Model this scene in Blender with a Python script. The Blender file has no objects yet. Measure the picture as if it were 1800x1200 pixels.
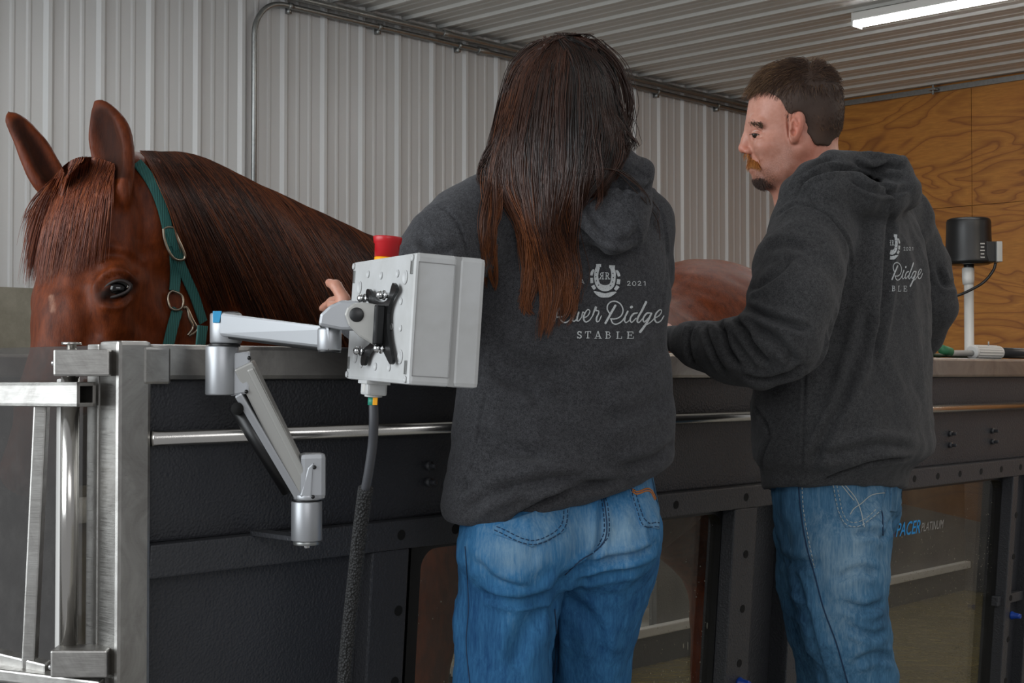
import bpy, bmesh, math, random
import numpy as np
from mathutils import Vector, Matrix
from mathutils.bvhtree import BVHTree

random.seed(7)
RNG = np.random.default_rng(11)
C = bpy.context.scene.collection
V3 = lambda *a: np.array(a, dtype=float)

# ------------------------------------------------------------------ camera
FPX = 2500.0
CAM = V3(0.0, 0.0, 1.15)
PITCH = math.atan(57.0 / FPX)
cF = V3(0, math.cos(PITCH), math.sin(PITCH))
cU = V3(0, -math.sin(PITCH), math.cos(PITCH))
cR = V3(1, 0, 0)
def ray(px, py):
    return cF + cR * ((px - 900) / FPX) + cU * ((600 - py) / FPX)
def P(px, py, d):
    r = ray(px, py)
    return CAM + r * (d / r[1])
def project(v):
    q = v - CAM
    z = q @ cF
    return np.stack([900 + FPX * (q @ cR) / z, 600 - FPX * (q @ cU) / z], axis=-1)

# ------------------------------------------------------------------ tank frame of reference
D1 = V3(0.691, 0.723, 0); D1 /= np.linalg.norm(D1)
NO = V3(0.723, -0.691, 0); NO /= np.linalg.norm(NO)      # out of the tank, towards the people
CO = V3(-0.554, 2.0, 0)                                   # tank corner on the floor
ZT = 1.193                                                # tank rim height
LEAN = 0.075
def Q(t, s, z, lean=False):
    if lean: s = s - LEAN * (ZT - z)
    return CO + D1 * t + NO * s + V3(0, 0, z)

def tz(px, py, s, lean=True):
    r = (px - 900) / FPX; z = .9
    for _ in range(8):
        q = s - (LEAN * (ZT - z) if lean else 0)
        t = (CO[0] + NO[0] * q - r * (CO[1] + NO[1] * q)) / (r * D1[1] - D1[0])
        z = P(px, py, CO[1] + D1[1] * t + NO[1] * q)[2]
    return t, z
# ------------------------------------------------------------------ object helpers
ORIG = {}
def tagp(o, label=None, cat=None, group=None, kind=None):
    if label: o['label'] = label
    if cat: o['category'] = cat
    if group: o['group'] = group
    if kind: o['kind'] = kind
    return o
def empty(name, loc, label, cat, group=None):
    o = bpy.data.objects.new(name, None); C.objects.link(o)
    o.location = [float(a) for a in loc]; ORIG[o.name] = np.array(loc, float)
    o.empty_display_size = 0.05
    return tagp(o, label, cat, group)
def mk(name, v, f, mat, parent=None, smooth=True, origin=None):
    v = np.asarray(v, float).reshape(-1, 3)
    if origin is None:
        lo, hi = v.min(0), v.max(0)
        origin = V3((lo[0] + hi[0]) / 2, (lo[1] + hi[1]) / 2, lo[2])
    origin = np.array(origin, float)
    me = bpy.data.meshes.new(name)
    vv = v - origin
    if isinstance(f, np.ndarray):
        me.vertices.add(len(vv)); me.vertices.foreach_set('co', vv.astype(np.float32).ravel())
        k = f.shape[1]; n = len(f)
        me.loops.add(n * k); me.loops.foreach_set('vertex_index', f.astype(np.int32).ravel())
        me.polygons.add(n)
        me.polygons.foreach_set('loop_start', np.arange(0, n * k, k, dtype=np.int32))
        me.update(calc_edges=True); me.validate()
    else:
        me.from_pydata(vv.tolist(), [], f); me.update()
    if smooth: me.shade_smooth()
    for m in (mat if isinstance(mat, (list, tuple)) else [mat]): me.materials.append(m)
    o = bpy.data.objects.new(name, me); C.objects.link(o)
    base = ORIG[parent.name] if parent is not None else np.zeros(3)
    if parent is not None: o.parent = parent
    o.location = (origin - base).tolist()
    ORIG[o.name] = origin
    return o

class MB:
    def __init__(s): s.v = []; s.f = []
    def add(s, v, f):
        b = len(s.v); s.v.extend([tuple(float(c) for c in p) for p in v]); s.f.extend([tuple(int(i) + b for i in q) for q in f]); return s
    def bm(s, bm):
        bm.verts.index_update(); s.add([v.co for v in bm.verts], [[v.index for v in f.verts] for f in bm.faces]); bm.free(); return s
    def hexa(s, c, bev=0.0, seg=2):
        """c: 8 corners, bottom ring 0-3 then top ring 4-7"""
        bm = bmesh.new(); vs = [bm.verts.new([float(a) for a in p]) for p in c]
        for q in ((0, 3, 2, 1), (4, 5, 6, 7), (0, 1, 5, 4), (1, 2, 6, 5), (2, 3, 7, 6), (3, 0, 4, 7)): bm.faces.new([vs[i] for i in q])
        bmesh.ops.recalc_face_normals(bm, faces=bm.faces)
        if bev: bmesh.ops.bevel(bm, geom=list(bm.edges), offset=bev, segments=seg, profile=0.6, affect='EDGES')
        return s.bm(bm)
    def tbox(s, t0, t1, s0, s1, z0, z1, lean=False, bev=0.0):
        c = [Q(t0, s0, z0, lean), Q(t1, s0, z0, lean), Q(t1, s1, z0, lean), Q(t0, s1, z0, lean),
             Q(t0, s0, z1, lean), Q(t1, s0, z1, lean), Q(t1, s1, z1, lean), Q(t0, s1, z1, lean)]
        return s.hexa(c, bev)
    def abox(s, lo, hi, bev=0.0):
        (a, b, c), (d, e, f) = lo, hi
        return s.hexa([(a, b, c), (d, b, c), (d, e, c), (a, e, c), (a, b, f), (d, b, f), (d, e, f), (a, e, f)], bev)
    def obox(s, o, ex, ey, ez, bev=0.0):
        """o centre; ex,ey,ez half-extent vectors"""
        o, ex, ey, ez = map(np.asarray, (o, ex, ey, ez))
        return s.hexa([o - ex - ey - ez, o + ex - ey - ez, o + ex + ey - ez, o - ex + ey - ez,
                       o - ex - ey + ez, o + ex - ey + ez, o + ex + ey + ez, o - ex + ey + ez], bev)
    def tube(s, pts, r, n=12, caps=True, flat=1.0, up=None):
        pts = np.asarray(pts, float); m = len(pts)
        r = np.broadcast_to(np.asarray(r, float), (m,))
        T = np.gradient(pts, axis=0); T /= np.linalg.norm(T, axis=1)[:, None] + 1e-12
        a = np.asarray(up, float) if up is not None else (V3(0, 0, 1) if abs(T[0][2]) < .9 else V3(1, 0, 0))
        vs = []
        for i in range(m):
            x = np.cross(T[i], a); x /= np.linalg.norm(x) + 1e-12
            y = np.cross(x, T[i])
            if up is None: a = y
            for k in range(n):
                th = 2 * math.pi * k / n
                vs.append(pts[i] + r[i] * (math.cos(th) * x + flat * math.sin(th) * y))
        fs = [(i * n + k, i * n + (k + 1) % n, (i + 1) * n + (k + 1) % n, (i + 1) * n + k) for i in range(m - 1) for k in range(n)]
        if caps: fs += [tuple(range(n))[::-1], tuple((m - 1) * n + k for k in range(n))]
        return s.add(vs, fs)
    def lathe(s, o, ax, prof, n=28, x=None):
        """prof: (height along ax, radius)"""
        ax = np.asarray(ax, float); ax = ax / np.linalg.norm(ax)
        a = V3(0, 0, 1) if abs(ax[2]) < .9 else V3(1, 0, 0)
        x = np.cross(ax, a); x /= np.linalg.norm(x); y = np.cross(ax, x)
        vs = []
        for h, r in prof:
            for k in range(n):
                th = 2 * math.pi * k / n
                vs.append(np.asarray(o) + ax * h + r * (math.cos(th) * x + math.sin(th) * y))
        m = len(prof)
        fs = [(i * n + k, (i + 1) * n + k, (i + 1) * n + (k + 1) % n, i * n + (k + 1) % n) for i in range(m - 1) for k in range(n)]
        fs += [tuple(range(n)), tuple((m - 1) * n + k for k in range(n))[::-1]]
        return s.add(vs, fs)
    def cyl(s, a, b, r, n=24, bev=0.0):
        a = np.asarray(a, float); b = np.asarray(b, float); L = np.linalg.norm(b - a)
        pr = [(0, r), (L, r)] if not bev else [(0, r - bev), (bev * .3, r - bev * .3), (bev, r), (L - bev, r), (L - bev * .3, r - bev * .3), (L, r - bev)]
        return s.lathe(a, b - a, pr, n)
    def prism(s, pts, d, bev=0.0):
        """extrude closed polygon pts by vector d"""
        bm = bmesh.new(); d = np.asarray(d, float)
        a = [bm.verts.new([float(q) for q in p]) for p in pts]; b = [bm.verts.new([float(q) for q in (np.asarray(p) + d)]) for p in pts]
        n = len(pts); bm.faces.new(a[::-1]); bm.faces.new(b)
        for i in range(n): bm.faces.new([a[i], a[(i + 1) % n], b[(i + 1) % n], b[i]])
        bmesh.ops.recalc_face_normals(bm, faces=bm.faces)
        if bev:
            es = [e for e in bm.edges if e.calc_face_angle(0) > 0.4]
            bmesh.ops.bevel(bm, geom=es, offset=bev, segments=2, profile=0.6, affect='EDGES')
        return s.bm(bm)
    def sphere(s, c, r, nu=16, nv=10, R=None):
        c = np.asarray(c, float); r = np.broadcast_to(np.asarray(r, float), (3,))
        vs = [[0, 0, 1]]
        for i in range(1, nv):
            ph = math.pi * i / nv
            for k in range(nu):
                th = 2 * math.pi * k / nu
                vs.append([math.sin(ph) * math.cos(th), math.sin(ph) * math.sin(th), math.cos(ph)])
        vs.append([0, 0, -1]); vs = np.array(vs) * r
        if R is not None: vs = vs @ np.asarray(R)
        vs = vs + c
        fs = [(0, 1 + k, 1 + (k + 1) % nu) for k in range(nu)]
        for i in range(nv - 2):
            for k in range(nu): fs.append((1 + i * nu + k, 1 + (i + 1) * nu + k, 1 + (i + 1) * nu + (k + 1) % nu, 1 + i * nu + (k + 1) % nu))
        e = len(vs) - 1; b = 1 + (nv - 2) * nu
        fs += [(b + k, e, b + (k + 1) % nu) for k in range(nu)]
        return s.add(vs, fs)
    def out(s, name, mat, parent=None, smooth=False, **k):
        o = mk(name, s.v, s.f, mat, parent, smooth, k.pop('origin', None))
        return tagp(o, **k)

def smoothpath(pts, n=40):
    """Catmull-Rom through pts"""
    p = np.asarray(pts, float)
    if len(p) == 2:
        t = np.linspace(0, 1, n)[:, None]; return p[0] * (1 - t) + p[1] * t
    q = np.vstack([2 * p[0] - p[1], p, 2 * p[-1] - p[-2]])
    u = np.linspace(0, len(p) - 1 - 1e-9, n); i = u.astype(int); t = (u - i)[:, None]
    a, b, c, d = q[i], q[i + 1], q[i + 2], q[i + 3]
    return .5 * ((2 * b) + (-a + c) * t + (2 * a - 5 * b + 4 * c - d) * t ** 2 + (-a + 3 * b - 3 * c + d) * t ** 3)

# ------------------------------------------------------------------ distance-field sculpting
class Field:
    def __init__(s, lo, hi, h):
        s.lo = np.array(lo, float); s.h = h
        s.n = np.ceil((np.array(hi, float) - s.lo) / h).astype(int) + 1
        s.F = np.full(s.n, 1.0, np.float32)
    def sub(s, lo, hi):
        a = np.clip(np.floor((np.asarray(lo) - s.lo) / s.h).astype(int), 0, s.n)
        b = np.clip(np.ceil((np.asarray(hi) - s.lo) / s.h).astype(int) + 1, 0, s.n)
        sl = tuple(slice(int(a[i]), int(b[i])) for i in range(3))
        if any(b[i] <= a[i] for i in range(3)): return None, None
        ax = [(s.lo[i] + s.h * np.arange(a[i], b[i])).astype(np.float32) for i in range(3)]
        X = np.stack(np.meshgrid(*ax, indexing='ij'), -1)
        return sl, X
    def comb(s, sl, d, k, op='u'):
        F = s.F[sl]
        if op == 'u':
            h = np.clip(.5 + .5 * (F - d) / k, 0, 1); s.F[sl] = F * (1 - h) + d * h - k * h * (1 - h)
        elif op == 's':
            d = -d; h = np.clip(.5 - .5 * (F - d) / k, 0, 1); s.F[sl] = F * (1 - h) + d * h + k * h * (1 - h)
        elif op == 'i':
            h = np.clip(.5 - .5 * (F - d) / k, 0, 1); s.F[sl] = F * (1 - h) + d * h + k * h * (1 - h)
    def cone(s, a, b, ra, rb, k=.02, e=None, fl=1.0, op='u'):
        """tapered capsule; along unit vector e the section is scaled by fl"""
        a = np.asarray(a, float); b = np.asarray(b, float); m = max(ra, rb) * max(1, fl) + 2 * k + 2 * s.h
        sl, X = s.sub(np.minimum(a, b) - m, np.maximum(a, b) + m)
        if sl is None: return
        ab = b - a; L = max(ab @ ab, 1e-12)
        t = np.clip(((X - a) @ ab) / L, 0, 1)
        q = X - a - t[..., None] * ab
        r = ra + (rb - ra) * t
        if e is not None:
            e = np.asarray(e, float); e = e / np.linalg.norm(e)
            q = q + ((1 / fl - 1) * (q @ e))[..., None] * e
            d = (np.sqrt((q ** 2).sum(-1)) - r) * min(1, fl)
        else: d = np.sqrt((q ** 2).sum(-1)) - r
        s.comb(sl, d.astype(np.float32), k, op)
    def chain(s, pts, rs, k=.02, e=None, fl=1.0, op='u'):
        for i in range(len(pts) - 1): s.cone(pts[i], pts[i + 1], rs[i], rs[i + 1], k, e, fl, op)
    def ell(s, c, r, R=None, k=.02, op='u'):
        """R rows = axes"""
        c = np.asarray(c, float); r = np.asarray(r, float); m = r.max() + 2 * k + 2 * s.h
        sl, X = s.sub(c - m, c + m)
        if sl is None: return
        q = X - c
        if R is not None: q = q @ np.asarray(R).T
        k0 = np.sqrt(((q / r) ** 2).sum(-1)); k1 = np.sqrt(((q / r ** 2) ** 2).sum(-1)) + 1e-9
        s.comb(sl, (k0 * (k0 - 1) / k1).astype(np.float32), k, op)
    def loft(s, rows, R2, k=.02, op='u', p=2.0):
        """rows: (z, cx, cy, a, b) stacked sections; R2 = 2x2 rows (wide axis, deep axis)"""
        rows = np.array(sorted(rows), float)
        zs = np.linspace(rows[0, 0], rows[-1, 0], 200)
        sp = smoothpath(rows, 400); o = np.argsort(sp[:, 0]); sp = sp[o]
        m = rows[:, 3:5].max() + .05
        lo = V3(rows[:, 1].min() - m, rows[:, 2].min() - m, rows[0, 0] - .05); hi = V3(rows[:, 1].max() + m, rows[:, 2].max() + m, rows[-1, 0] + .05)
        sl, X = s.sub(lo, hi)
        if sl is None: return
        z = X[0, 0, :, 2]
        cx, cy, a, b = (np.interp(z, sp[:, 0], sp[:, i]) for i in range(1, 5))
        qx = X[..., 0] - cx; qy = X[..., 1] - cy
        u = np.abs(qx * R2[0][0] + qy * R2[0][1]) / a; w = np.abs(qx * R2[1][0] + qy * R2[1][1]) / b
        d = ((u ** p + w ** p) ** (1 / p) - 1) * np.minimum(a, b)
        d = np.maximum(d, np.maximum(rows[0, 0] - X[..., 2], X[..., 2] - rows[-1, 0]))
        s.comb(sl, d.astype(np.float32), k, op)
    def plane(s, p0, n, k=.01):
        """keep the side opposite to n"""
        n = np.asarray(n, float); n = n / np.linalg.norm(n)
        sl, X = s.sub(s.lo, s.lo + s.h * s.n)
        s.comb(sl, ((X - np.asarray(p0)) @ n).astype(np.float32), k, 'i')
    def mesh(s):
        F = s.F; F = F.copy()
        F[0] = F[-1] = 1; F[:, 0] = F[:, -1] = 1; F[:, :, 0] = F[:, :, -1] = 1
        ins = F < 0
        nx, ny, nz = F.shape
        cnt = np.zeros((nx - 1, ny - 1, nz - 1), np.int8)
        off = [(i, j, k) for i in (0, 1) for j in (0, 1) for k in (0, 1)]
        for i, j, k in off: cnt += ins[i:nx - 1 + i, j:ny - 1 + j, k:nz - 1 + k]
        mix = (cnt > 0) & (cnt < 8)
        I, J, K = np.nonzero(mix); n = len(I)
        acc = np.zeros((n, 3)); w = np.zeros(n)
        for axis in range(3):
            o2 = [a for a in range(3) if a != axis]
            for u in (0, 1):
                for v in (0, 1):
                    a = [0, 0, 0]; a[o2[0]] = u; a[o2[1]] = v; b = list(a); b[axis] = 1
                    fa = F[I + a[0], J + a[1], K + a[2]]; fb = F[I + b[0], J + b[1], K + b[2]]
                    c = (fa < 0) != (fb < 0)
                    t = np.where(c, fa / (fa - fb + 1e-20), 0)
                    p = np.tile(np.array(a, float), (n, 1)); p[:, axis] = t
                    acc += p * c[:, None]; w += c
        pos = acc / w[:, None] + np.stack([I, J, K], 1)
        idx = np.full(mix.shape, -1, np.int64); idx[I, J, K] = np.arange(n)
        quads = []
        for axis in range(3):
            sh = [slice(None)] * 3; sh2 = [slice(None)] * 3
            sh[axis] = slice(0, -1); sh2[axis] = slice(1, None)
            A = ins[tuple(sh)]; B = ins[tuple(sh2)]
            ch = A != B
            a1, a2 = [(1, 2), (2, 0), (0, 1)][axis]
            g = np.array(np.nonzero(ch)).T
            ok = (g[:, a1] > 0) & (g[:, a2] > 0) & (g[:, a1] < F.shape[a1] - 1) & (g[:, a2] < F.shape[a2] - 1)
            g = g[ok]
            def ix(d1, d2):
                h = g.copy(); h[:, a1] += d1; h[:, a2] += d2; return idx[h[:, 0], h[:, 1], h[:, 2]]
            q = np.stack([ix(-1, -1), ix(0, -1), ix(0, 0), ix(-1, 0)], 1)
            flip = ~A[g[:, 0], g[:, 1], g[:, 2]]
            q[flip] = q[flip][:, ::-1]
            quads.append(q)
        quads = np.vstack(quads); quads = quads[(quads >= 0).all(1)]
        return s.lo + pos * s.h, quads

def vnormals(v, q):
    n = np.zeros_like(v)
    fn = np.cross(v[q[:, 2]] - v[q[:, 0]], v[q[:, 3]] - v[q[:, 1]])
    for i in range(4): np.add.at(n, q[:, i], fn)
    return n / (np.linalg.norm(n, axis=1)[:, None] + 1e-12)
def relax(v, q, it=2, lam=.5):
    for _ in range(it):
        s = np.zeros_like(v); c = np.zeros(len(v))
        for i in range(4):
            np.add.at(s, q[:, i], v[q[:, (i + 1) % 4]]); np.add.at(c, q[:, i], 1)
            np.add.at(s, q[:, i], v[q[:, (i - 1) % 4]]); np.add.at(c, q[:, i], 1)
        v = v + lam * (s / c[:, None] - v)
    return v
def segdist(p, poly):
    """distance of 2D/3D points p to polyline; also arclength fraction"""
    poly = np.asarray(poly, float); best = np.full(len(p), 1e9); tt = np.zeros(len(p)); side = np.zeros(len(p))
    n = len(poly) - 1
    for i in range(n):
        a, b = poly[i], poly[i + 1]; ab = b - a
        t = np.clip(((p - a) @ ab) / (ab @ ab + 1e-12), 0, 1)
        d = np.linalg.norm(p - a - t[:, None] * ab, axis=1)
        m = d < best; best[m] = d[m]; tt[m] = (i + t[m]) / n
        if p.shape[1] == 2:
            cr = ab[0] * (p[:, 1] - a[1]) - ab[1] * (p[:, 0] - a[0]); side[m] = np.sign(cr[m])
    return best, tt, side
def folds(v, q, creases):
    """creases: (polyline in photo px, width px, depth m, ridge m[, side]) pressed into the camera-facing cloth"""
    nrm = vnormals(v, q); pp = project(v); tc = CAM - v; tc /= np.linalg.norm(tc, axis=1)[:, None]
    face = np.clip((nrm * tc).sum(1) * 2.0 + .1, 0, 1)
    out = np.zeros(len(v))
    for c in creases:
        poly, w, dep, rid = c[:4]; sd = c[4] if len(c) > 4 else 0
        poly = smoothpath(poly, 24) if len(poly) > 2 else np.asarray(poly, float)
        lo = poly.min(0) - 5 * w; hi = poly.max(0) + 5 * w
        m = np.nonzero(((pp > lo) & (pp < hi)).all(1) & (face > 0))[0]
        if not len(m): continue
        d, t, side = segdist(pp[m], poly)
        env = np.clip(np.sin(np.pi * np.clip(t, .0, 1)) * 2.2 + .12, 0, 1)
        g = -dep * np.exp(-(d / w) ** 2)
        r = rid * np.exp(-((d - 2.0 * w) / (1.1 * w)) ** 2)
        if sd: r = r * (side == sd) + r * .15 * (side != sd)
        out[m] += (g + r) * env
    return v + nrm * (out * face * 1.3)[:, None]
def waves(v, amp, wl, seed=0, n=10, stretch=(1, 1, 1)):
    """smooth pseudo-noise scalar"""
    g = np.random.default_rng(seed); o = np.zeros(len(v))
    for _ in range(n):
        k = g.normal(size=3); k /= np.linalg.norm(k); k = k / np.array(stretch) * (2 * math.pi / wl) * g.uniform(.7, 1.5)
        o += np.sin(v @ k + g.uniform(0, 6.28) + 1.5 * np.sin(v @ (k[[1, 2, 0]] * .6)))
    return amp * o / math.sqrt(n)
def attr(o, name, val):
    a = o.data.attributes.new(name, 'FLOAT', 'POINT'); a.data.foreach_set('value', np.asarray(val, np.float32))
def bvh_of(v, q):
    return BVHTree.FromPolygons(v.tolist(), q.tolist() if isinstance(q, np.ndarray) else q)
def hit(bvh, o, d):
    r = bvh.ray_cast(Vector(o), Vector(d))
    return (None, None) if r[0] is None else (np.array(r[0]), np.array(r[1]))
def cast(bvh, px, py, off=0.0, dmax=None):
    p, n = hit(bvh, CAM, ray(px, py))
    if p is None: return None
    if n @ ray(px, py) > 0: n = -n
    return p + n * off
def seam(bvh, pts, r, off=0.0006, n=None, mb=None, flat=1.0):
    mb = mb or MB(); pts = np.asarray(pts, float)
    L = np.linalg.norm(np.diff(pts, axis=0), axis=1).sum()
    sp = smoothpath(pts, n or max(4, int(L / 5)))
    w = [cast(bvh, x, y, off) for x, y in sp]; run = []
    for a in w + [None]:
        if a is None or (run and np.linalg.norm(a - run[-1]) > .05):
            if len(run) > 1: mb.tube(run, r, 6)
            run = [] if a is None else [a]
        else: run.append(a)
    return mb
def strands(mb, paths, radii, n=3):
    """paths: array (N, M, 3); radii (M,) or (N,M)"""
    paths = np.asarray(paths, float); N, M, _ = paths.shape
    r = np.broadcast_to(np.asarray(radii, float), (N, M))
    T = np.gradient(paths, axis=1); T /= np.linalg.norm(T, axis=2)[..., None] + 1e-12
    a = V3(.31, .77, .55); X = np.cross(T, a); X /= np.linalg.norm(X, axis=2)[..., None] + 1e-9; Y = np.cross(T, X)
    th = 2 * np.pi * np.arange(n) / n
    ring = paths[:, :, None] + r[..., None, None] * (np.cos(th)[None, None, :, None] * X[:, :, None] + np.sin(th)[None, None, :, None] * Y[:, :, None])
    v = ring.reshape(-1, 3)
    i = np.arange(N)[:, None, None] * M * n; j = np.arange(M - 1)[None, :, None] * n; k = np.arange(n)[None, None, :]
    k2 = (k + 1) % n
    q = np.stack([i + j + k, i + j + k2, i + j + n + k2, i + j + n + k], -1).reshape(-1, 4)
    mb.append((v, q)); return mb
def strand_obj(name, L, mat, parent, val=None, **kw):
    vs, qs, b = [], [], 0
    for v, q in L: vs.append(v); qs.append(q + b); b += len(v)
    v = np.vstack(vs); q = np.vstack(qs)
    o = mk(name, v, q, mat, parent, True)
    if val is not None: attr(o, 'tone', np.concatenate(val))
    return tagp(o, **kw)
# ------------------------------------------------------------------ materials
def lin(c):
    c = c.lstrip('#'); r = [int(c[i:i + 2], 16) / 255 for i in (0, 2, 4)]
    return tuple((x / 12.92 if x <= .04045 else ((x + .055) / 1.055) ** 2.4) for x in r) + (1.0,)
class M:
    def __init__(s, name, col='#808080', rough=.5, metal=0.0, **k):
        s.m = bpy.data.materials.new(name); s.m.use_nodes = True; s.t = s.m.node_tree; s.N = s.t.nodes
        s.b = s.N['Principled BSDF']; s.b.inputs['Base Color'].default_value = lin(col) if isinstance(col, str) else col
        s.b.inputs['Roughness'].default_value = rough; s.b.inputs['Metallic'].default_value = metal
        for a, v in k.items(): s.b.inputs[a.replace('_', ' ')].default_value = v
        s.tc = None
    def node(s, typ, **k):
        n = s.N.new(typ)
        for a, v in k.items():
            if a in n.inputs: n.inputs[a].default_value = v
            else: setattr(n, a, v)
        return n
    def link(s, a, b): s.t.links.new(a, b)
    def co(s, scale=(1, 1, 1), rot=(0, 0, 0), kind='Object'):
        if s.tc is None: s.tc = s.N.new('ShaderNodeTexCoord')
        m = s.N.new('ShaderNodeMapping'); m.inputs['Scale'].default_value = scale; m.inputs['Rotation'].default_value = rot
        s.link(s.tc.outputs[kind], m.inputs['Vector']); return m.outputs[0]
    def noise(s, scale=10, detail=4, rough=.6, sc=(1, 1, 1), rot=(0, 0, 0), dist=0.0):
        n = s.node('ShaderNodeTexNoise'); n.inputs['Scale'].default_value = scale; n.inputs['Detail'].default_value = detail
        n.inputs['Roughness'].default_value = rough; n.inputs['Distortion'].default_value = dist
        s.link(s.co(sc, rot), n.inputs['Vector']); return n.outputs['Fac']
    def ramp(s, fac, stops):
        r = s.N.new('ShaderNodeValToRGB'); e = r.color_ramp.elements
        while len(e) < len(stops): e.new(.5)
        for i, (p, c) in enumerate(stops):
            e[i].position = p; e[i].color = lin(c) if isinstance(c, str) else (c, c, c, 1)
        s.link(fac, r.inputs[0]); return r.outputs[0]
    def mix(s, fac, a, b, mode='MIX'):
        n = s.N.new('ShaderNodeMix'); n.data_type = 'RGBA'; n.blend_type = mode
        for i, v in ((0, fac), (6, a), (7, b)):
            if hasattr(v, 'is_linked') or hasattr(v, 'links'): s.link(v, n.inputs[i])
            elif i == 0: n.inputs[0].default_value = v
            else: n.inputs[i].default_value = lin(v) if isinstance(v, str) else v
        return n.outputs[2]
    def math(s, op, a, b=0.0):
        n = s.N.new('ShaderNodeMath'); n.operation = op
        for i, v in ((0, a), (1, b)):
            if hasattr(v, 'links'): s.link(v, n.inputs[i])
            else: n.inputs[i].default_value = v
        return n.outputs[0]
    def attr(s, name):
        n = s.N.new('ShaderNodeAttribute'); n.attribute_name = name; return n.outputs['Fac']
    def base(s, out): s.link(out, s.b.inputs['Base Color']); return s
    def inp(s, name, out): s.link(out, s.b.inputs[name]); return s
    def bump(s, h, strength=.3, dist=.002, prev=None):
        n = s.N.new('ShaderNodeBump'); n.inputs['Strength'].default_value = strength; n.inputs['Distance'].default_value = dist
        s.link(h, n.inputs['Height'])
        if prev is not None: s.link(prev, n.inputs['Normal'])
        s.link(n.outputs[0], s.b.inputs['Normal']); return n.outputs[0]

def plain(name, col, rough=.5, metal=0.0, **k): return M(name, col, rough, metal, **k).m

def m_steel(name, col='#b0aeaa', rough=.36, sc=(1, 1, 60), blot=True):
    m = M(name, col, rough, 1.0)
    n = m.noise(30, 3, .6, sc); m.inp('Roughness', m.ramp(n, [(.3, rough * .75), (.7, rough * 1.35)]))
    if blot:
        b = m.noise(9, 4, .7, dist=1.5); m.base(m.mix(m.ramp(b, [(.35, 0.0), (.7, 1.0)]), col, '#8f8c88'))
    m.bump(n, .06, .001); return m.m
def m_coat(name='powder_coat', col='#303135'):
    m = M(name, col, .42); v = m.node('ShaderNodeTexVoronoi'); v.inputs['Scale'].default_value = 260; v.feature = 'SMOOTH_F1'
    m.link(m.co(), v.inputs['Vector']); n = m.noise(140, 3, .6)
    m.base(m.mix(m.ramp(m.noise(3, 3), [(.3, 0.0), (.7, 1.0)]), col, '#3a3b3f'))
    h = m.math('ADD', v.outputs['Distance'], n); m.bump(h, .55, .0018); return m.m
def m_panelwall(name, a, b, rough=.32):
    m = M(name, a, rough); n = m.noise(1.2, 3, .5); m.base(m.mix(n, a, b))
    g = m.noise(900, 1, .5); m.bump(g, .08, .0006); return m.m
def m_ply():
    m = M('plywood', '#a56a25', .55)
    # rotary-cut figure: broad contour bands of a stretched, warped noise
    n = m.noise(1.0, 2.0, .45, (1.0, 1.0, 3.2), dist=1.2)
    band = m.math('FRACT', m.math('MULTIPLY', n, 9.0))
    line = m.ramp(band, [(0, '#7c4710'), (.10, '#ad6f26'), (.55, '#b4782c'), (.9, '#9a601c'), (1, '#7c4710')])
    fine = m.noise(14, 4, .6, (1, 1, 9)); c = m.mix(m.ramp(fine, [(.35, 0.0), (.65, .55)]), line, '#8d561b')
    kv = m.node('ShaderNodeTexVoronoi'); kv.inputs['Scale'].default_value = 1.6; m.link(m.co((1, 1, 1.4)), kv.inputs['Vector'])
    c = m.mix(m.ramp(kv.outputs['Distance'], [(.03, 1.0), (.05, 0.0)]), c, '#4a2608')
    m.base(c); m.bump(fine, .15, .001); return m.m
def m_fleece(name, a='#2f3031', b='#46474a'):
    m = M(name, a, .95); m.b.inputs['Sheen Weight'].default_value = .12; m.b.inputs['Sheen Roughness'].default_value = .6
    m.b.inputs['Sheen Tint'].default_value = (.6, .6, .62, 1); m.b.inputs['Specular IOR Level'].default_value = .15
    n = m.noise(620, 2, .8); n2 = m.noise(170, 3, .8); l = m.noise(6, 3, .6)
    f = m.math('ADD', m.math('MULTIPLY', n, .6), m.math('MULTIPLY', n2, .4))
    c = m.mix(m.ramp(f, [(.40, 0.0), (.62, 1.0)]), a, b)
    c = m.mix(m.ramp(l, [(.35, 0.0), (.65, .25)]), c, a)
    m.base(c); p = m.bump(n2, .35, .0015); m.bump(n, .25, .0008, p); return m.m
def m_rib(name, a='#262728', b='#3a3b3d', freq=900):
    m = M(name, a, .95); w = m.node('ShaderNodeTexWave'); w.inputs['Scale'].default_value = 60; w.wave_type = 'BANDS'; w.bands_direction = 'DIAGONAL'
    m.link(m.co((1, 1, .05)), w.inputs['Vector']); m.base(m.mix(w.outputs['Fac'], a, b)); m.bump(w.outputs['Fac'], .5, .002); return m.m
def m_denim(name, deep, mid, pale):
    m = M(name, mid, .85); m.b.inputs['Specular IOR Level'].default_value = .2
    st = m.noise(260, 3, .75, (1, 1, .10)); st2 = m.noise(60, 3, .7, (1, 1, .12)); wv = m.noise(900, 1, .5)
    f = m.math('ADD', m.math('MULTIPLY', st, .55), m.math('MULTIPLY', st2, .45))
    wear = m.math('ADD', m.attr('fade'), m.math('MULTIPLY', m.noise(9, 4, .6), .35))
    f2 = m.math('ADD', m.math('MULTIPLY', f, 1.1), m.math('SUBTRACT', wear, .65))
    m.base(m.ramp(f2, [(.12, deep), (.5, mid), (1.0, pale)]))
    p = m.bump(st, .35, .0012); m.bump(wv, .3, .0006, p); return m.m
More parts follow.
